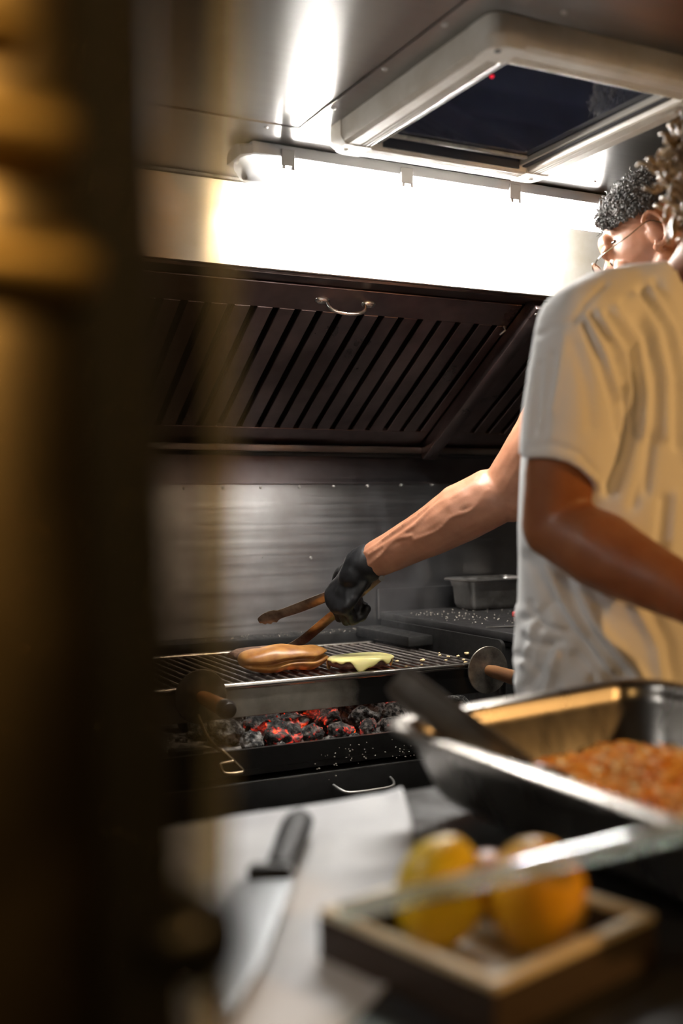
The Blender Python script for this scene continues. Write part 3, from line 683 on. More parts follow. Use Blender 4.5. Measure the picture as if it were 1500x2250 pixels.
bm = bmesh.new(); bl = []
for t, a, b in ((-.012, -.032, .013), (-.06, -.032, .013), (-.12, -.031, .012), (-.17, -.024, .011), (-.21, -.010, .007), (-.235, .002, .006)):
    c_ = K0+kd*t; zt, ze = .002, -.003
    bl.append([bm.verts.new(c_+ks*b+Vector((0, 0, zt-.0045))), bm.verts.new(c_+ks*b+Vector((0, 0, zt-.0022))), bm.verts.new(c_+ks*(a*.4)+Vector((0, 0, zt-.0028))), bm.verts.new(c_+ks*a+Vector((0, 0, ze-.0012)))])
for A, B in zip(bl, bl[1:]):
    for k in range(4): bm.faces.new((A[k], A[(k+1) % 4], B[(k+1) % 4], B[k]))
bm.faces.new(bl[0]); bm.faces.new(bl[-1]); bmesh.ops.recalc_face_normals(bm, faces=bm.faces[:])
attach(mesh_obj('blade', bm, mat('blade_steel', (.40, .42, .44), .34, .9), None, True, 30), kr)
# large steel pan with shredded food
PA = Vector((.509, .952, 1.037))
PM = Matrix.Translation(PA) @ Matrix.Rotation(R(1.0), 4, 'Z') @ Matrix.Rotation(R(-2.6), 4, 'Y')
pan_steel = vary_rough(mat('pan_steel', (.29, .27, .245), .28, 1), 25, .22, .36, (1, 1, .2))
pan = gn_pan('gastronorm_pan', 0, .36, -.53, 0, 0, -.079, .013, PM, pan_steel, (.68, .69, ZT), .045, tap=.024)
tag(pan, 'large steel food pan of orange shreds on the worktop', 'food pan')
shm = []
for k, c_ in enumerate(((.78, .33, .04), (.86, .48, .10), (.68, .24, .03), (.88, .66, .30))): shm.append(mat('shred_%d' % k, c_, .45))
bm = bmesh.new()
def heap(u, v): return -.066+.030*math.exp(-((u-.20)**2/.014+(v+.24)**2/.020))+.006*noise.noise(Vector((u*22, v*22, 0)))
NN = 40; hv = {}
for i in range(NN+1):
    for j in range(NN+1):
        u = .052+(.36-.104)*i/NN; v = -.478+.426*j/NN; hv[i, j] = bm.verts.new(PM @ Vector((u, v, heap(u, v)-.004)))
for i in range(NN):
    for j in range(NN): bm.faces.new((hv[i, j], hv[i+1, j], hv[i+1, j+1], hv[i, j+1]))
for _ in range(5200):
    u = .055+random.random()*.25; v = -.475+random.random()*.42; z = heap(u, v)+random.uniform(-.001, .006)
    a = random.random()*6.28; l_n = random.uniform(.006, .014); d = Vector((math.cos(a), math.sin(a), random.uniform(-.4, .4)))*l_n
    c_ = Vector((u, v, z)); mid = c_+Vector((0, 0, random.uniform(.0005, .004)))
    k0 = len(bm.faces); tube(bm, [PM @ (c_-d), PM @ mid, PM @ (c_+d)], random.uniform(.0010, .0019), 4)
    bm.faces.ensure_lookup_table(); mi = random.choices((0, 1, 2, 3), (4, 4, 3, 3 if v > -.3 else 1.5))[0]
    for f_ in bm.faces[k0:]: f_.material_index = mi
fo = mesh_obj('shredded_food', bm, None)
for m_ in shm: fo.data.materials.append(m_)
tag(fo, 'heap of orange and yellow shredded food filling the steel pan', 'food'); fo['kind'] = 'stuff'
# serving tool leaning out of the pan
sp0, sp1 = at(868, 1492, 1.055), at(1150, 1705, .985)
bm = bmesh.new(); dv = (sp1-sp0).normalized(); sd = Vector((.42, .0, .0)); sd = (rt*.80-up*.10-fw*.35); sd = (sd-sd.dot(dv)*dv).normalized(); nn = dv.cross(sd)
if nn.z < 0: nn = -nn
rows = []
for k in range(17):
    t = k/16; L_ = (sp1-sp0).length; wv = .0175*(1 if t > .06 else .75+.25*t/.06)
    c_ = sp0.lerp(sp1, t)+nn*(.004*math.sin(t*math.pi))
    rows.append([bm.verts.new(c_+sd*wv*a+nn*h_) for a, h_ in ((-1, -.006), (-1, .003), (-.75, .005), (-.5, .003), (.5, .003), (.75, .005), (1, .003), (1, -.006), (.8, -.005), (0, .000), (-.8, -.005))])
for A, B in zip(rows, rows[1:]):
    n_r = len(A)
    for k in range(n_r): bm.faces.new((A[k], A[(k+1) % n_r], B[(k+1) % n_r], B[k]))
bm.faces.new(rows[0]); bm.faces.new(rows[-1]); bmesh.ops.recalc_face_normals(bm, faces=bm.faces[:])
spn = empty('serving_spoon', sp1, 'steel serving spoon with a broad flat handle leaning in the food pan', 'spoon')
attach(mesh_obj('handle', bm, vary(mat('spoon_steel', (.42, .38, .34), .3, 1), 9, (.25, .22, .19), (.45, .41, .37)), None, True, 30), spn)
bm = bmesh.new(); ball(bm, sp1+dv*.03-Vector((0, 0, .004)), (.028, .040, .008), Matrix((sd, dv, nn)).transposed(), 3)
attach(mesh_obj('bowl', bm, MT['steel'], None, True), spn)
# lemon tray
e1 = Vector((-.238, .971, 0)); e2 = Vector((.971, .238, 0)); TN = Vector((.346, .500, ZT))
TM = Matrix((e2, e1, Vector((0, 0, 1)))).transposed().to_4x4(); TM.translation = TN
tray = empty('lemon_tray', TN, 'low wooden tray with dark brown sides and a pale rim holding lemons', 'tray')
twm = bump(vary(mat('pale_tray_wood', (.50, .40, .26), .5), 30, (.74, .62, .42), (.86, .75, .55), (.2, 1, 1)), 40, .1, (.1, 1, 1), .001)
tin = mat('tray_side_brown', (.035, .018, .008), .55)  # even dark brown on all four sides below the rim
TL, TW, TH = .158, .155, .034
for q in ((0, TL, 0, .008), (0, TL, TW-.008, TW), (0, .008, .0082, TW-.0082), (TL-.008, TL, .0082, TW-.0082)):
    box('tray_side', *q, .001, TH-.0062, tin, tray, 0, 2, TM)
    box('tray_rim', *q, TH-.006, TH, twm, tray, .0015, 2, TM)
box('tray_floor', .0082, TL-.0082, .0082, TW-.0082, .001, .005, mat('tray_liner', (.5, .46, .4), .6), tray, 0, 2, TM)
def lemon(a, b, r, col, col2, label, lie, name='lemon', cat='lemon'):
    c_ = TM @ Vector((b, a, .006+r*1.16)); bm = bmesh.new(); prof = []
    for k in range(29):
        th = math.pi*k/28; x = -math.cos(th)*r*1.18; y = math.sin(th)**.92*r
        if k > 24: x += r*.10*(k-24)/4
        if k < 2: x -= r*.03
        prof.append((max(y, 0), x))
    lathe(bm, prof, 40, Matrix.Translation(c_) @ lie.to_matrix().to_4x4()); bmesh.ops.recalc_face_normals(bm, faces=bm.faces[:])
    lm = bump(vary(mat(name+'_peel', col, .38), 12, col2, col), 190, .25, dist=.001)
    return tag(mesh_obj(name, bm, lm, None, True), label, cat)
lemon(.106, .066, .0305, (.88, .62, .02), (.78, .50, .012), 'bright yellow lemon beside the tray edge near the parchment', Euler((R(14), R(10), R(40))))
lemon(.054, .103, .0325, (.86, .50, .014), (.76, .38, .010), 'deeper orange yellow lemon in the tray corner next to the food pan', Euler((R(-12), R(-16), R(100))))
lemon(.118, .128, .0215, (.42, .15, .03), (.34, .11, .02), 'small brownish orange fruit behind the two lemons', Euler((R(80), 0, R(10))), 'small_fruit', 'fruit')
# clear strip lying from the tray rim up to the pan rim
gs0 = TM @ Vector((.004, TW-.035, TH+.001)); q = at(1560, 1832, 1); dd = q-CAM; gs1 = CAM+dd*((1.049-CAM.z)/dd.z)
gd_ = (gs1-gs0).normalized(); gn = Vector((0, 0, 1)); gn = (gn-gn.dot(gd_)*gd_).normalized(); gs_ = gd_.cross(gn)
GMx = Matrix((gd_, gs_, gn)).transposed().to_4x4(); GMx.translation = gs0
tag(box('glass_strip', -.01, (gs1-gs0).length+.03, -.0035, .0035, .0005, .0125, clear('clear_glass_edge', (.80, .86, .83), .35, .12, .22, (.85, .88, .84)), None, .0012, 2, GMx), 'clear glass strip propped across the lemon tray', 'glass')

# ------------------------------------------------------------------ window frame at the left, close to the camera
win = struct(empty('window_1', (.05, .34, .93)), 'serving window frame with tinted pane')
jm = vary_rough(mat('jamb_brushed_metal', (.46, .36, .21), .34, 1), 12, .28, .40)
bm = bmesh.new(); tube(bm, [(.044, .352, .931), (.044, .352, 1.719)], .046, 24, True, (.55, 1))
attach(mesh_obj('jamb', bm, jm, None, True, 50), win)
Mt = Matrix.Translation((.0965, .340, 1.25)) @ Matrix.Rotation(R(-1.5), 4, 'Y')
box('rubber_seal', -.017, .010, -.008, .016, -.315, .467, MT['rubber'], win, .003, 2, Mt)
Mg = Matrix.Translation((.117, .352, 1.25)) @ Matrix.Rotation(R(1.6), 4, 'Y')
box('tinted_pane', -.012, .009, -.002, .002, -.31, .467, clear('brown_tinted_glass', (.42, .37, .31), .10, .15), win, 0, 1, Mg)
box('edge_strip', .0092, .0190, -.003, .003, -.31, .467, clear('amber_edge_strip', (.60, .52, .38), .25, .25, .10, (.5, .40, .2)), win, .0012, 1, Mg)
goldm = mat('gold_glint_bar', (.85, .62, .25), .48, 1)  # added bars, no real hinges: shape and gold stand in for lamp glints
for z, x, r_ in ((1.361, .036, .0110), (1.322, .042, .0095), (1.391, .024, .008)):
    lathe_obj('hinge_or_glint', [(0, -.04), (r_*.7, -.04), (r_, -.034), (r_, .030), (r_*.6, .038), (0, .040)], axis_M((x, .318, z), (1, .05, 0)), goldm, win, 24)
lathe_obj('latch_knob', [(0, 0), (.010, .001), (.012, .012), (.019, .020), (.022, .030), (.019, .040), (.008, .045), (0, .045)], axis_M((.094, .332, 1.112), (.75, .35, -.1)) @ Matrix.Scale(.8, 4), MT['black_plastic'], win, 28)

# ------------------------------------------------------------------ people
def skin_mat(name, c0, c1):
    m_ = vary(mat(name, c1, .45, 0, .4), 16, c0, c1, detail=6); b = nodes(m_)[2]
    b.inputs['Subsurface Weight'].default_value = .12; b.inputs['Subsurface Radius'].default_value = (.012, .005, .003)
    return bump(m_, 160, .22, dist=.0012)
skinB = skin_mat('tan_skin', (.28, .120, .066), (.37, .170, .100))
skinA = skin_mat('sun_tanned_skin', (.24, .082, .028), (.31, .118, .045))
def frame(origin, F, z=0):
    F = Vector((F[0], F[1], 0)).normalized(); Rr = Vector((F.y, -F.x, 0))
    M_ = Matrix((Rr, F, Vector((0, 0, 1)))).transposed().to_4x4(); M_.translation = Vector((origin[0], origin[1], z)); return M_
def ell(bm, M_, c, r, rot=(0, 0, 0), sub=3):
    T = M_ @ Matrix.Translation(Vector(c)) @ Euler([R(a) for a in rot]).to_matrix().to_4x4() @ Matrix.Diagonal((*r, 1))
    bmesh.ops.create_icosphere(bm, subdivisions=sub, radius=1, matrix=T)
def lim(bm, M_, pts, rad): limb(bm, [M_ @ Vector(p) for p in pts], rad)
def head_shapes(bm, M_):
    ell(bm, M_, (0, -.018, .040), (.074, .094, .080)); ell(bm, M_, (0, .012, -.005), (.068, .078, .075))
    ell(bm, M_, (0, .036, -.050), (.055, .052, .058)); ell(bm, M_, (0, .060, -.088), (.026, .022, .020))
    ell(bm, M_, (0, .072, .030), (.050, .020, .026))
    lim(bm, M_, [(0, .088, .008), (0, .104, -.018), (0, .112, -.034)], [.008, .010, .0125])
    for s in (-1, 1):
        ell(bm, M_, (s*.030, .078, .016), (.024, .013, .008)); ell(bm, M_, (s*.038, .066, -.030), (.022, .020, .018))
        ell(bm, M_, (s*.013, .099, -.036), (.008, .009, .007)); lim(bm, M_, [(s*.055, -.005, -.055), (s*.030, .052, -.088)], [.020, .014])
        # ear: helix ring, lobe and inner dish
        ear = [M_ @ Vector((s*.0815, -.014-.019*math.cos(a)*.9, -.004+.031*math.sin(a))) for a in [R(-150+280*k/14)*-1+R(0) for k in range(15)]]
        tube(bm, ear, [.0048]*15, 8); ell(bm, M_, (s*.070, -.012, -.006), (.006, .014, .024)); ell(bm, M_, (s*.031, .070, .006), (.017, .012, .009)); ell(bm, M_, (s*.031, .068, -.012), (.017, .011, .008)); ell(bm, M_, (s*.076, -.004, -.034), (.0055, .009, .009))
    ell(bm, M_, (0, .092, -.058), (.022, .010, .006)); ell(bm, M_, (0, .089, -.068), (.019, .010, .006))
def hand_shapes(bm, W, d, n, thumb_sign, curls=(35, 45, 25), sc=1.0, spread=.05):
    d = d.normalized(); n = (n-n.dot(d)*d).normalized(); s = d.cross(n)*thumb_sign     # s points to the thumb side
    Mo = Matrix((s, d, n)).transposed()
    ball(bm, W+d*.045*sc, (.038*sc, .050*sc, .016*sc), Mo); ball(bm, W+d*.075*sc, (.040*sc, .026*sc, .013*sc), Mo)
    limb(bm, [W, W+d*.03*sc], [.027*sc, .026*sc])
    out = []
    for i, (o_, ln) in enumerate(((.029, 1.0), (.0095, 1.08), (-.0105, 1.0), (-.0295, .80))):
        p = W+d*(.086-.006*abs(i-1.2))*sc+s*o_*sc; a = 0; dr_ = d+s*spread*(1.4-i); pts = [p-d*.02*sc, p]; rr = [.0098*sc, .0098*sc]
        for c_, sl in zip(curls, (.042, .026, .020)):
            a += R(c_); v = (dr_.normalized()*math.cos(a)-n*math.sin(a)); p = p+v*sl*ln*sc; pts.append(p); rr.append(rr[-1]*.93)
        limb(bm, pts, rr, 12); out.append(pts)
    t0 = W+d*.022*sc+s*.026*sc; t1 = t0+(d*.55+s*.62-n*.35).normalized()*.038*sc; t2 = t1+(d*.8+s*.12-n*.45).normalized()*.030*sc; t3 = t2+(d*.75-s*.25-n*.5).normalized()*.024*sc
    limb(bm, [t0, t1, t2, t3], [.0145*sc, .0125*sc, .0108*sc, .0095*sc], 12)
    return out
def person_body(bm, M_, z0, legs=True):
    """torso, hips and legs under the clothes (local frame: x right, y forward, z up)"""
    for z, rx, ry, cy in ((.93+z0, .155, .105, 0), (1.05+z0, .145, .10, 0), (1.18+z0, .150, .10, .0), (1.30+z0, .165, .105, .01), (1.41+z0, .165, .09, .02)):
        ell(bm, M_, (0, cy, z), (rx, ry, .11))
    if legs:
        for s in (-1, 1):
            lim(bm, M_, [(s*.085, 0, .90+z0), (s*.095, .015, .48+z0), (s*.10, -.01, .12+z0)], [.082, .055, .040])
            ell(bm, M_, (s*.10, .05, .045+z0), (.045, .13, .044))
def curls(bm, pts_n, fn_len, rad, coil, thick, turns, steps, sides):
    for p, n in pts_n:
        t = (Vector((random.gauss(0, 1), random.gauss(0, 1), random.gauss(0, 1)))); t = (t-t.dot(n)*n).normalized(); b = n.cross(t)
        L_ = fn_len(p, n); ph = random.random()*6.28; lean = Vector((random.gauss(0, .25), random.gauss(0, .25), random.gauss(0, .25)))
        pl = []
        for k in range(steps+1):
            u = k/steps; a = ph+u*turns*2*math.pi; q = p+(n+lean*u)*(L_*u)+(t*math.cos(a)+b*math.sin(a))*coil*min(1, u*3+.2)
            pl.append(q)
        tube(bm, pl, [thick*(1 if k < steps else .5) for k in range(steps+1)], sides)

# --- person A: white t-shirt, seen from his right side
OA = at(1385, 1110, 1.50); FA = Vector((.413, -.910, 0)); MA = frame((OA.x, OA.y), FA)
zA = .05
SHO = MA @ Vector((.182, .020, 1.462)); ELB = at(1222, 1158, 1.375); WRI = at(1545, 1330, 1.205)
bm = bmesh.new()
person_body(bm, MA, ZF+.06)
NB = MA @ Vector((0, .075, 1.49))
limb(bm, [NB, MA @ Vector((0, .120, 1.560)), MA @ Vector((0, .172, 1.625))], [.064, .057, .054])
limb(bm, [MA @ Vector((.02, .045, 1.51)), MA @ Vector((.09, .035, 1.50)), SHO], [.036, .036, .042])
limb(bm, [MA @ Vector((-.02, .045, 1.51)), MA @ Vector((-.09, .035, 1.50)), MA @ Vector((-.168, .03, 1.475))], [.050, .050, .055])
MHA = MA @ Matrix.Translation((0, .210, 1.660)) @ Matrix.Rotation(R(8), 4, 'Z')
head_shapes(bm, MHA)
um = SHO.lerp(ELB, .5)
limb(bm, [SHO, um, ELB], [.048, .052, .043]); ball(bm, ELB+(ELB-WRI).normalized()*.004, .041)
fm = ELB.lerp(WRI, .32)
limb(bm, [ELB, fm, ELB.lerp(WRI, .7), WRI], [.042, .0485, .038, .028])
hdir = (WRI-ELB).normalized()
hand_shapes(bm, WRI, (hdir+Vector((0, -.15, -.1))), (up*.8-fw*.5+rt*.1), -1, (30, 40, 25))
SHL = MA @ Vector((-.168, .03, 1.475)); ELL_ = MA @ Vector((-.215, .06, 1.18)); WRL = MA @ Vector((-.16, .29, 1.12))
limb(bm, [SHL, ELL_], [.056, .042]); limb(bm, [ELL_, ELL_.lerp(WRL, .3), WRL], [.042, .047, .028])
hand_shapes(bm, WRL, WRL-ELL_, Vector((-.3, -.2, .9)), 1, (30, 40, 25))
me = fuse(bm, .0055, 5, .5)
def armnoise(p, n):
    return n*(.0012*noise.noise(p*38)+.0016*noise.noise(p*17))
displace(me, armnoise)
PA_ = me_obj('person', me, skinA, None, True)
tag(PA_, 'person in a white t-shirt with curly brown hair and bent bare arm', 'person')
# t-shirt
def shirt_rings(bm, M_, rings, seg=48, e=2.3):
    rs = []
    for z, rx, ry, cx, cy in rings:
        row = []
        for k in range(seg):
            a = 2*math.pi*k/seg; c_, s_ = math.cos(a), math.sin(a)
            x = math.copysign(abs(c_)**(2/e), c_)*rx; y = math.copysign(abs(s_)**(2/e), s_)*ry
            row.append(bm.verts.new(M_ @ Vector((cx+x, cy+y, z))))
        rs.append(row)
    for A, B in zip(rs, rs[1:]):
        for k in range(seg): bm.faces.new((A[k], A[(k+1) % seg], B[(k+1) % seg], B[k]))
    bm.faces.new(rs[0][::-1]); bm.faces.new(rs[-1])
def sleeve(bm, pts, ro, th, seg=32, cut=None):
    """thick-walled tube, open at the far end"""
    pts = [Vector(p) for p in pts]; n = len(pts); outer, inner = [], []
    t0 = (pts[1]-pts[0]).normalized(); ref = rt; nrm = (ref-ref.dot(t0)*t0).normalized()
    for i, p in enumerate(pts):
        t = (pts[min(i+1, n-1)]-pts[max(i-1, 0)]).normalized(); nrm = (nrm-nrm.dot(t)*t).normalized(); bi = t.cross(nrm)
        for lst, r in ((outer, ro[i]), (inner, ro[i]-th)):
            row = []
            for k in range(seg):
                a = 2*math.pi*k/seg; q = p+r*(math.cos(a)*nrm+math.sin(a)*bi)
                if cut and i >= n-2: q = q+t*cut(a)*(1 if i == n-1 else .5)
                row.append(bm.verts.new(q))
            lst.append(row)
    for L_, flip in ((outer, False), (inner, True)):
        for A, B in zip(L_, L_[1:]):
            for k in range(seg):
                f_ = (A[k], A[(k+1) % seg], B[(k+1) % seg], B[k]); bm.faces.new(f_[::-1] if flip else f_)
    for k in range(seg): bm.faces.new((outer[-1][k], outer[-1][(k+1) % seg], inner[-1][(k+1) % seg], inner[-1][k]))
    bm.faces.new(outer[0][::-1]); bm.faces.new(inner[0])
bm = bmesh.new()
shirt_rings(bm, MA, [(.80, .195, .145, 0, .0), (.90, .195, .145, 0, .0), (1.0, .190, .142, 0, .0), (1.12, .184, .138, 0, 0), (1.22, .186, .138, 0, .002), (1.32, .190, .136, 0, .008), (1.40, .192, .126, 0, .018), (1.46, .185, .112, 0, .026), (1.51, .158, .096, 0, .034), (1.545, .118, .082, 0, .042), (1.565, .092, .074, 0, .047)])
for s in (-1, 1): limb(bm, [MA @ Vector((s*.075, .040, 1.520)), MA @ Vector((s*.125, .030, 1.502)), MA @ Vector((s*.180, .022, 1.468))], [.048, .054, .062])
hemA = SHO.lerp(ELB, .70)
sleeve(bm, [SHO+(SHO-ELB)*.02, SHO.lerp(ELB, .2), SHO.lerp(ELB, .4), SHO.lerp(ELB, .58), hemA], [.060, .063, .063, .062, .060], .012, cut=lambda a: .022*math.cos(a-.1)+.012*math.cos(2*a))
ql = SHL.lerp(ELL_, .66); sleeve(bm, [SHL, SHL.lerp(ELL_, .25), SHL.lerp(ELL_, .5), ql], [.060, .066, .069, .069], .012)
me = fuse(bm, .0042, 7, .5)
# neck hole: pull the collar down and open it around the neck
folds = [([(1300, 690), (1345, 760), (1372, 850), (1380, 940), (1362, 1010)], 7, -.0060), ([(1335, 690), (1385, 770), (1402, 860), (1398, 950)], 7, -.0060), ([(1285, 715), (1320, 800), (1352, 900), (1358, 960)], 7, -.0050),
    ([(1316, 690), (1364, 765), (1387, 855), (1389, 945)], 8, .0050), ([(1352, 680), (1402, 760), (1418, 870), (1412, 960)], 8, .0055), ([(1292, 702), (1332, 780), (1361, 870)], 8, .0040),
    ([(1370, 665), (1420, 740), (1440, 840), (1436, 960), (1420, 1080)], 9, -.0060), ([(1392, 655), (1440, 730), (1462, 830), (1462, 960)], 10, .0050), ([(1410, 640), (1462, 720), (1485, 830), (1488, 980)], 10, -.0065), ([(1440, 620), (1500, 720), (1530, 860)], 10, -.006), ([(1428, 640), (1482, 730), (1506, 860), (1510, 1000)], 10, .005),
    ([(1402, 800), (1392, 900), (1362, 1000), (1335, 1080)], 12, -.0085), ([(1390, 900), (1372, 990), (1345, 1060)], 20, -.004), ([(1425, 960), (1412, 1040), (1390, 1110)], 12, -.005),
    ([(1262, 760), (1290, 850), (1300, 940)], 14, -.002), ([(1215, 780), (1205, 870), (1190, 960)], 9, -.0022), ([(1186, 800), (1178, 890), (1170, 960)], 7, -.003), ([(1240, 740), (1225, 830), (1210, 900)], 10, .0018),
    ([(1180, 738), (1215, 717), (1262, 705)], 4, -.0035), ([(1262, 705), (1290, 660), (1330, 620)], 5, -.003),
    ([(1170, 1225), (1210, 1310), (1260, 1390), (1310, 1450), (1360, 1520)], 14, -.013), ([(1240, 1270), (1262, 1330), (1300, 1400), (1370, 1480)], 12, -.010), ([(1205, 1240), (1240, 1320), (1290, 1400), (1340, 1470)], 13, .009), ([(1275, 1290), (1310, 1370), (1370, 1450), (1420, 1510)], 14, .008),
    ([(1165, 1330), (1185, 1375), (1240, 1390)], 7, -.006), ([(1150, 1400), (1190, 1420), (1230, 1410)], 7, -.005), ([(1180, 1340), (1170, 1400), (1150, 1460)], 7, .005), ([(1200, 1420), (1185, 1470), (1160, 1510)], 9, -.006), ([(1225, 1430), (1215, 1480), (1200, 1520)], 8, .005), ([(1260, 1440), (1300, 1480), (1310, 1540)], 10, -.006), ([(1150, 1360), (1180, 1350), (1205, 1330)], 7, -.004), ([(1140, 1440), (1165, 1450), (1180, 1480)], 7, -.004),
    ([(1160, 984), (1215, 976), (1270, 996), (1316, 1044)], 4, -.0028), ([(1430, 1340), (1470, 1420), (1480, 1500)], 14, -.008), ([(1395, 1330), (1440, 1420), (1452, 1510)], 14, .006), ([(1460, 1100), (1450, 1180), (1440, 1250)], 12, -.007), ([(1484, 1090), (1476, 1170), (1466, 1240)], 12, .005)]
fl = [([Vector(q) for q in pl], wd, dp) for pl, wd, dp in folds]
def seg_d(p, pl):
    best = 1e9
    for a, b in zip(pl, pl[1:]):
        ab = b-a; t = max(0, min(1, (p-a).dot(ab)/ab.length_squared)); d = (p-a-ab*t).length
        if d < best: best = d
    return best
def tee_fold(p, n):
    x, y, z = pix(p); d = Vector((0, 0, 0))
    amp = .0022*noise.noise(p*11)+.0010*noise.noise(Vector((p.x*40, p.y*40, p.z*9)))
    if n.dot((p-CAM).normalized()) < .15 and 1080 < x < 1720:
        q = Vector((x, y))
        for pl, wd, dp in fl:
            if min(abs(q.x-v.x)+abs(q.y-v.y) for v in pl) > 260: continue
            e = seg_d(q, pl)/wd
            if e < 3: amp += 1.25*dp*math.exp(-e*e)
        if y > 1330 and x < 1330: amp += .0045*(.5-abs(noise.noise(p*20+Vector((3, 1, 0))))*2)+.0025*noise.noise(p*45)
    return n*amp
displace(me, tee_fold)
bm = bmesh.new(); bm.from_mesh(me)
ncut = MA @ Vector((0, .100, 1.545)); nax = (MA.to_3x3() @ Vector((0, .62, .78))).normalized()
kill = [v for v in bm.verts if (v.co-ncut).dot(nax) > -.020 and ((v.co-ncut)-(v.co-ncut).dot(nax)*nax).length < .084]
bmesh.ops.delete(bm, geom=kill, context='VERTS'); bm.to_mesh(me); bm.free()
teem = bump(mat('white_cotton', (.85, .845, .84), .9, 0, .2), 400, .15, dist=.0006); nodes(teem)[2].inputs['Sheen Weight'].default_value = .15
tee = me_obj('t_shirt', me, teem, None, True); tee.parent = PA_; tee['label'] = 'loose white cotton t-shirt'
s_ = tee.modifiers.new('t', 'SOLIDIFY'); s_.thickness = .002; s_.offset = -1
bm = bmesh.new()
for s in (-1, 1): lim(bm, MA, [(s*.085, -.005, .92), (s*.097, .012, .48), (s*.10, -.01, .08)], [.105, .075, .062])
ell(bm, MA, (0, -.005, .93), (.178, .125, .12))
tr = me_obj('trousers', fuse(bm, .009, 4), mat('dark_denim', (.02, .022, .03), .85), None, True); tr.parent = PA_
hairA = vary(mat('brown_curly_hair', (.26, .16, .07), .42), 30, (.12, .065, .025), (.42, .28, .13)); nodes(hairA)[2].inputs['Specular IOR Level'].default_value = .6
bm = bmesh.new(); pn = []
while len(pn) < 620:
    v = Vector((random.gauss(0, 1), random.gauss(0, 1), random.gauss(0, 1))).normalized()
    if v.y > .55 and v.z < .75: continue
    if v.z < -.45 and v.y > -.2: continue
    pl = Vector((v.x*.078, v.y*.098-.018, v.z*.095+.025)); pn.append((MHA @ pl, (MHA.to_3x3() @ (v+Vector((0, -.25, -.35)))).normalized()))
curls(bm, pn, lambda p, n: random.uniform(.02, .045), 0, .0085, .0026, 2.0, 22, 6)
ball(bm, MHA @ Vector((0, -.024, .032)), (.082, .092, .090), MHA.to_3x3(), 4)
hA = mesh_obj('hair', bm, hairA, None, True); hA.parent = PA_

# --- person B: at the grill, head bowed, gloved hand with tongs
HB = at(1440, 532, 1.93); FB = Vector((-.355, .932, 0)); OB = HB-FB*.13+Vector((FB.y, -FB.x, 0))*.07; MB = frame((OB.x, OB.y), FB)
MHB = Matrix.Translation(HB) @ MB.to_3x3().to_4x4() @ Matrix.Rotation(R(16), 4, 'Z') @ Matrix.Rotation(R(-25), 4, 'X') @ Matrix.Rotation(R(2), 4, 'Y')
SB = at(1322, 742, 1.98); EB = at(1112, 1078, 2.10); WB = at(812, 1236, 2.215)
bm = bmesh.new(); person_body(bm, MB, .02)
limb(bm, [MB @ Vector((0, .01, 1.46)), MB @ Vector((0, .045, 1.53)), MHB @ Vector((0, -.03, -.06))], [.068, .060, .056])
head_shapes(bm, MHB)
def arm_to(bm, S_, E_, W_, k=1):
    limb(bm, [S_, S_.lerp(E_, .45), E_], [.060*k, .056*k, .050*k])
limb(bm, [MB @ Vector((-.02, .01, 1.44)), SB], [.06, .062]); arm_to(bm, SB, EB, WB)
def fpt(t, dx=0, dy=0): 
    p = EB.lerp(WB, t); return p+rt*dx+up*dy
limb(bm, [EB, fpt(.12, 0, .002), fpt(.30, -.002, .002), fpt(.52, 0, -.002), fpt(.75, 0, -.002), fpt(.93), WB], [.050, .0585, .0585, .0505, .0425, .0385, .036])
ball(bm, EB+rt*.012-up*.016, .046)
vein = [[(.10, .045), (.25, .030), (.40, .034), (.58, .018), (.75, .014), (.95, .010)], [(.30, .050), (.50, .036), (.66, .030), (.85, .022), (.97, .018)], [(.05, .010), (.20, -.010), (.33, -.004), (.45, -.014), (.62, -.008)], [(.62, .002), (.74, .010), (.86, -.002), (.97, -.010)]]
axd = (WB-EB).normalized(); upx = (up-up.dot(axd)*axd).normalized()
for vv in vein:
    pts = []
    for t, off in vv:
        rr = [.050, .0585, .0585, .0505, .0425, .0385, .036]; tt = [0, .12, .30, .52, .75, .93, 1]
        r_ = next((rr[i]+(rr[i+1]-rr[i])*(t-tt[i])/(tt[i+1]-tt[i]) for i in range(6) if tt[i] <= t <= tt[i+1]), .036)
        off = max(-r_*.9, min(r_*.9, off)); dep = math.sqrt(max(0, r_*r_-off*off)); pts.append(fpt(t)+upx*off-(upx.cross(axd) if upx.cross(axd).dot(fw) > 0 else axd.cross(upx))*dep)
    tube(bm, spline(pts, 6), .0034, 8)
lim(bm, MB, [(.02, .01, 1.44), (.175, .03, 1.42), (.22, .10, 1.14)], [.06, .06, .043]); lim(bm, MB, [(.22, .10, 1.14), (.19, .22, 1.10), (.16, .34, 1.09)], [.043, .046, .030])
hand_shapes(bm, MB @ Vector((.16, .34, 1.09)), MB.to_3x3() @ Vector((-.1, 1, -.05)), Vector((0, 0, 1)), -1, (30, 40, 30))
limb(bm, [WB, WB+(WB-EB).normalized()*.012], [.034, .028])
me = fuse(bm, .0034, 3, .5)
displace(me, lambda p, n: n*(.0010*noise.noise(p*45)+.0014*noise.noise(p*20)))
PB_ = tag(me_obj('person', me, skinB, None, True), 'person with short dark curly hair and glasses reaching a gloved hand to the grill', 'person')
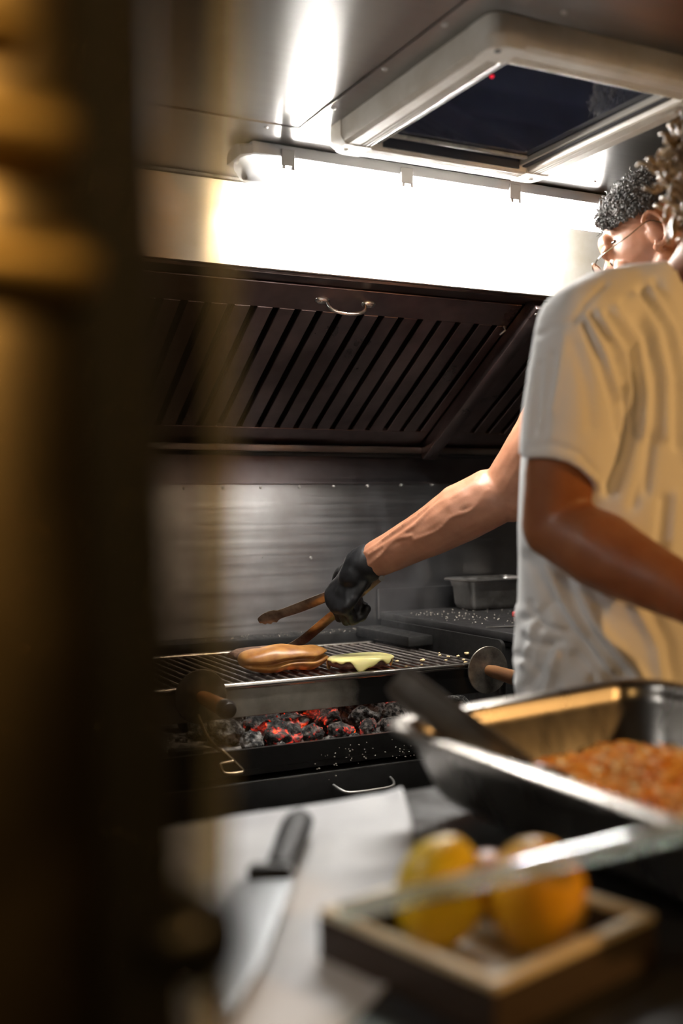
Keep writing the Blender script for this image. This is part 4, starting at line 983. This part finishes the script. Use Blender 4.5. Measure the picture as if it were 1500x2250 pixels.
# black t-shirt and trousers
bm = bmesh.new()
shirt_rings(bm, MB, [(.86, .185, .135, 0, 0), (1.0, .18, .13, 0, 0), (1.2, .178, .128, 0, .005), (1.36, .185, .125, 0, .012), (1.44, .165, .105, 0, .015), (1.49, .11, .082, 0, .02), (1.505, .085, .075, 0, .022)])
limb(bm, [MB @ Vector((-.05, .015, 1.43)), SB, SB.lerp(EB, .36)], [.062, .068, .064]); lim(bm, MB, [(.05, .015, 1.43), (.175, .03, 1.42), (.20, .07, 1.27)], [.062, .070, .068])
bs = me_obj('t_shirt', fuse(bm, .008, 4), mat('black_cotton', (.012, .012, .014), .9), None, True); bs.parent = PB_; bs['label'] = 'black t-shirt'
bm = bmesh.new()
for s in (-1, 1): lim(bm, MB, [(s*.085, -.005, .90), (s*.097, .012, .46), (s*.10, -.01, .06)], [.10, .072, .06])
ell(bm, MB, (0, -.005, .91), (.172, .12, .12))
tr = me_obj('trousers', fuse(bm, .009, 4), mat('black_trousers', (.015, .015, .017), .85), None, True); tr.parent = PB_
# eyes
eyem = mat('eye_white', (.7, .66, .62), .15); irm = mat('dark_iris', (.02, .012, .008), .1)
def face_details(M_, who):
    for s in (-1, 1):
        bm = bmesh.new(); ball(bm, M_ @ Vector((s*.031, .0700, -.002)), .0118); e = mesh_obj('eye', bm, eyem, None, True); e.parent = who
        bm = bmesh.new(); ball(bm, M_ @ Vector((s*.031, .0808, -.004)), (.0052, .0022, .0052), M_.to_3x3()); i_ = mesh_obj('iris', bm, irm, None, True); i_.parent = e
        bm = bmesh.new(); tube(bm, spline([M_ @ Vector((s*(.012+.036*k/4), .089-.0035*k-.0012*k*k, .0225+.004*math.sin(k/4*3.1))) for k in range(5)], 4), .0032, 6); eb = mesh_obj('eyebrow', bm, irm, None, True); eb.parent = who
face_details(MHB, PB_); face_details(MHA, PA_)
# hair: tight dark curls, faded above the ear
hairB = vary(mat('dark_curly_hair', (.022, .017, .014), .5), 40, (.008, .007, .006), (.05, .038, .030))
bm = bmesh.new(); pn = []
while len(pn) < 4600:
    v = Vector((random.gauss(0, 1), random.gauss(0, 1), random.gauss(0, 1))).normalized()
    if v.z < -.02+.26*max(0, v.y)+.28*random.random()**2*(1 if v.y < .6 else .4): continue
    if v.y > .80 and v.z < .58: continue
    pn.append((MHB @ Vector((v.x*.078, v.y*.098-.018, v.z*.080+.030)), (MHB.to_3x3() @ v).normalized()))
invh = MHB.inverted()
def hlen(p, n):
    q = invh @ p; return (.004+.012*max(0, min(1, (q.z-.035)/.05))+.016*max(0, min(1, (q.y-.04)/.04)))*random.uniform(.75, 1.15)
curls(bm, pn, hlen, 0, .0030, .00085, 2.3, 12, 4)
T = MHB @ Matrix.Translation((0, -.018, .035)) @ Matrix.Diagonal((.079, .099, .086, 1))
bmh = bmesh.new(); bmesh.ops.create_icosphere(bmh, subdivisions=5, radius=1)
bmesh.ops.delete(bmh, geom=[v for v in bmh.verts if v.co.z < .22+.22*max(0, v.co.y) or (v.co.y > .80 and v.co.z < .58)], context='VERTS')
for v in bmh.verts: v.co = T @ (v.co*(1+.05*noise.noise(v.co*9)+.03*max(0, v.co.z)))
mtmp = bpy.data.meshes.new('t'); bmh.to_mesh(mtmp); bmh.free(); bm.from_mesh(mtmp)
hB = mesh_obj('hair', bm, hairB, None, True); hB.parent = PB_
# glasses
gl = empty('glasses', MHB @ Vector((0, .105, .0)), 'thin metal framed glasses worn by the person at the grill', 'glasses')
goldw = mat('glasses_wire', (.25, .20, .12), .25, 1)
for s in (-1, 1):
    c_ = Vector((s*.033, .107, -.008)); loop = [MHB @ (c_+Vector((.024*math.cos(a), -.004*abs(math.cos(a))*s*math.copysign(1, math.cos(a)*s), .019*math.sin(a)))) for a in [2*math.pi*k/28 for k in range(29)]]
    tube_obj('rim', loop, .0011, goldw, gl, 6)
    bm = bmesh.new(); vs = [bm.verts.new(p) for p in loop[:-1]]; bm.faces.new(vs); ln_ = mesh_obj('lens', bm, clear('glasses_lens_'+('right' if s > 0 else 'left'), (.75, .72, .70), .25, .03)); attach(ln_, gl)
    tube_obj('temple', spline([MHB @ Vector((s*.057, .104, -.001)), MHB @ Vector((s*.073, .090, .003)), MHB @ Vector((s*.081, .03, .008)), MHB @ Vector((s*.0835, -.012, .012)), MHB @ Vector((s*.082, -.034, -.012))], 5), [.0011]*20+[.0011], goldw, gl, 6)
tube_obj('bridge', spline([MHB @ Vector((-.010, .109, -.001)), MHB @ Vector((0, .114, .003)), MHB @ Vector((.010, .109, -.001))], 4), .0011, goldw, gl, 6)
# glove
bm = bmesh.new()
gW = WB+(WB-EB).normalized()*.012
gd = (-.60*rt-.78*up+.08*fw); gnm = (-.60*rt+.46*up-.65*fw)
limb(bm, [WB+(WB-EB).normalized()*.004, gW+(WB-EB).normalized()*.006, gW+gd.normalized()*.03], [.0405, .0400, .036])
hand_shapes(bm, gW, gd, gnm, 1, (62, 78, 50), 1.18, .02)
ball(bm, gW+gd.normalized()*.085-gnm.normalized()*.034, (.030, .032, .036))
me = fuse(bm, .0032, 3, .5)
displace(me, lambda p, n: n*(.0011*noise.noise(p*60)+.0007*noise.noise(Vector((p.x*120, p.y*120, p.z*60)))))
gvm = bump(mat('black_nitrile', (.007, .007, .008), .46, 0, .35), 90, .25, dist=.0012)
gv_ = me_obj('glove', me, gvm, None, True); gv_.parent = PB_; gv_['label'] = 'black nitrile glove gripping the tongs'
# tongs
tm = vary(mat('tong_steel', (.30, .21, .14), .33, 1), 26, (.14, .09, .06), (.36, .26, .18))
hinge_or_glint = at(838, 1268, 2.20)
tongs = empty('tongs', hinge_or_glint, 'long steel kitchen tongs with scalloped tips held by the gloved hand', 'tongs')
def tong_arm(p0, p1, p2, face):
    pts = spline([hinge_or_glint, p0, p1, p2], 12); n = len(pts); bm = bmesh.new(); rows = []
    for i, p in enumerate(pts):
        t = (pts[min(i+1, n-1)]-pts[max(i-1, 0)]).normalized(); wv = (face-face.dot(t)*t).normalized(); nn = t.cross(wv); u = i/(n-1)
        hw = .0085+.0025*math.sin(u*3.1)
        if u > .80: hw = .0135*math.sin(min(1, (1-u)/.20*.80+.20)*math.pi*.62)+.001
        sc_ = .0018*(1 if i % 2 else -1) if u > .80 and u < .985 else 0
        rows.append([bm.verts.new(p+wv*(hw*a)+(wv*(sc_*max(0, -a)))+nn*(b+.003*a*a)) for a, b in ((-1, -.0008), (-.5, -.0008), (.5, -.0008), (1, -.0008), (1, .0008), (.5, .0008), (-.5, .0008), (-1, .0008))])
    for A, B in zip(rows, rows[1:]):
        for k in range(8): bm.faces.new((A[k], A[(k+1) % 8], B[(k+1) % 8], B[k]))
    bm.faces.new(rows[0]); bm.faces.new(rows[-1]); bmesh.ops.recalc_face_normals(bm, faces=bm.faces[:])
    attach(mesh_obj('arm', bm, tm, None, True, 40), tongs)
tong_arm(at(718, 1312, 2.255), at(640, 1342, 2.31), at(568, 1366, 2.35), up*.8+rt*.2-fw*.5)
tong_arm(at(733, 1352, 2.255), at(650, 1418, 2.32), at(588, 1437, 2.385), up*.75-rt*.35-fw*.5)
lathe_obj('hinge_pin', [(0, -.012), (.006, -.012), (.0065, 0), (.006, .012), (0, .012)], axis_M(hinge_or_glint, fw+up*.2), MT['steel'], tongs, 16)
# warm lamps hanging on a cable outside the serving window (behind the camera)
pl_ = empty('hanging_lamp', (LAMP.x, LAMP.y, 2.0), 'dark shaded hanging lamp with warm light outside the serving window', 'lamp')
tube_obj('cable', [(LAMP.x, LAMP.y, 2.0), LAMP-(LAMP_AIM-LAMP).normalized()*.07], .003, MT['rubber'], pl_, 8)
lathe_obj('shade', [(.012, -.075), (.020, -.07), (.050, .0), (.075, .040), (.0735, .040), (.0485, .0), (.0, -.068)], axis_M(LAMP-(LAMP_AIM-LAMP).normalized()*.012, LAMP_AIM-LAMP), MT['black_plastic'], pl_, 28)
ol_ = empty('festoon_bulb', (OUT.x, OUT.y, 2.0), 'bare warm bulb hanging outside the serving window', 'lamp')
tube_obj('cable', [(OUT.x, OUT.y, 2.0), (OUT.x, OUT.y, OUT.z+.045)], .003, MT['rubber'], ol_, 8)
lathe_obj('globe', [(.014, .045), (.034, .02), (.040, 0), (.034, -.022), (0, -.040)], Matrix.Translation(OUT), clear('globe_glass', (1, .92, .75), .1), ol_, 24)
tag(tube_obj('festoon_cable', spline([(-.8, YF-.043, 1.93), (OUT.x, OUT.y, 2.0), (LAMP.x, LAMP.y, 2.0), (2.8, YF-.043, 1.93)], 8), .0035, MT['rubber'], None, 8), 'black cable strung outside the serving window', 'cable')

# thin smoke drifting up from the patties
sm_ = bpy.data.materials.new('thin_smoke'); sm_.use_nodes = True; n = sm_.node_tree.nodes; l = sm_.node_tree.links; n.clear()
o_ = n.new('ShaderNodeOutputMaterial'); vs_ = n.new('ShaderNodeVolumeScatter'); vs_.inputs['Color'].default_value = (.92, .93, 1, 1); vs_.inputs['Anisotropy'].default_value = .2
tc = n.new('ShaderNodeTexCoord'); mp = n.new('ShaderNodeMapping'); mp.inputs['Scale'].default_value = (7, 7, 3); nt = n.new('ShaderNodeTexNoise'); nt.inputs['Scale'].default_value = 1; nt.inputs['Detail'].default_value = 4; nt.inputs['Distortion'].default_value = 1.4
l.new(tc.outputs['Object'], mp.inputs[0]); l.new(mp.outputs[0], nt.inputs[0])
mr = n.new('ShaderNodeMapRange'); mr.inputs['From Min'].default_value = .46; mr.inputs['From Max'].default_value = .72; mr.inputs['To Max'].default_value = 1.5; l.new(nt.outputs['Fac'], mr.inputs[0])
gr = n.new('ShaderNodeTexGradient'); gr.gradient_type = 'SPHERICAL'; m2 = n.new('ShaderNodeMapping'); m2.inputs['Scale'].default_value = (3.4, 4.5, 3.6); l.new(tc.outputs['Object'], m2.inputs[0]); l.new(m2.outputs[0], gr.inputs[0])
mu = n.new('ShaderNodeMath'); mu.operation = 'MULTIPLY'; l.new(mr.outputs[0], mu.inputs[0]); l.new(gr.outputs[0], mu.inputs[1]); l.new(mu.outputs[0], vs_.inputs['Density']); l.new(vs_.outputs[0], o_.inputs['Volume'])
bm = bmesh.new(); ball(bm, (0, 0, 0), (.29, .22, .27), None, 3)
sk = mesh_obj('smoke', bm, sm_, None, True); sk.location = (1.20, 2.24, 1.10); sk['kind'] = 'stuff'; tag(sk, 'thin grey smoke drifting up from the grate', 'smoke')
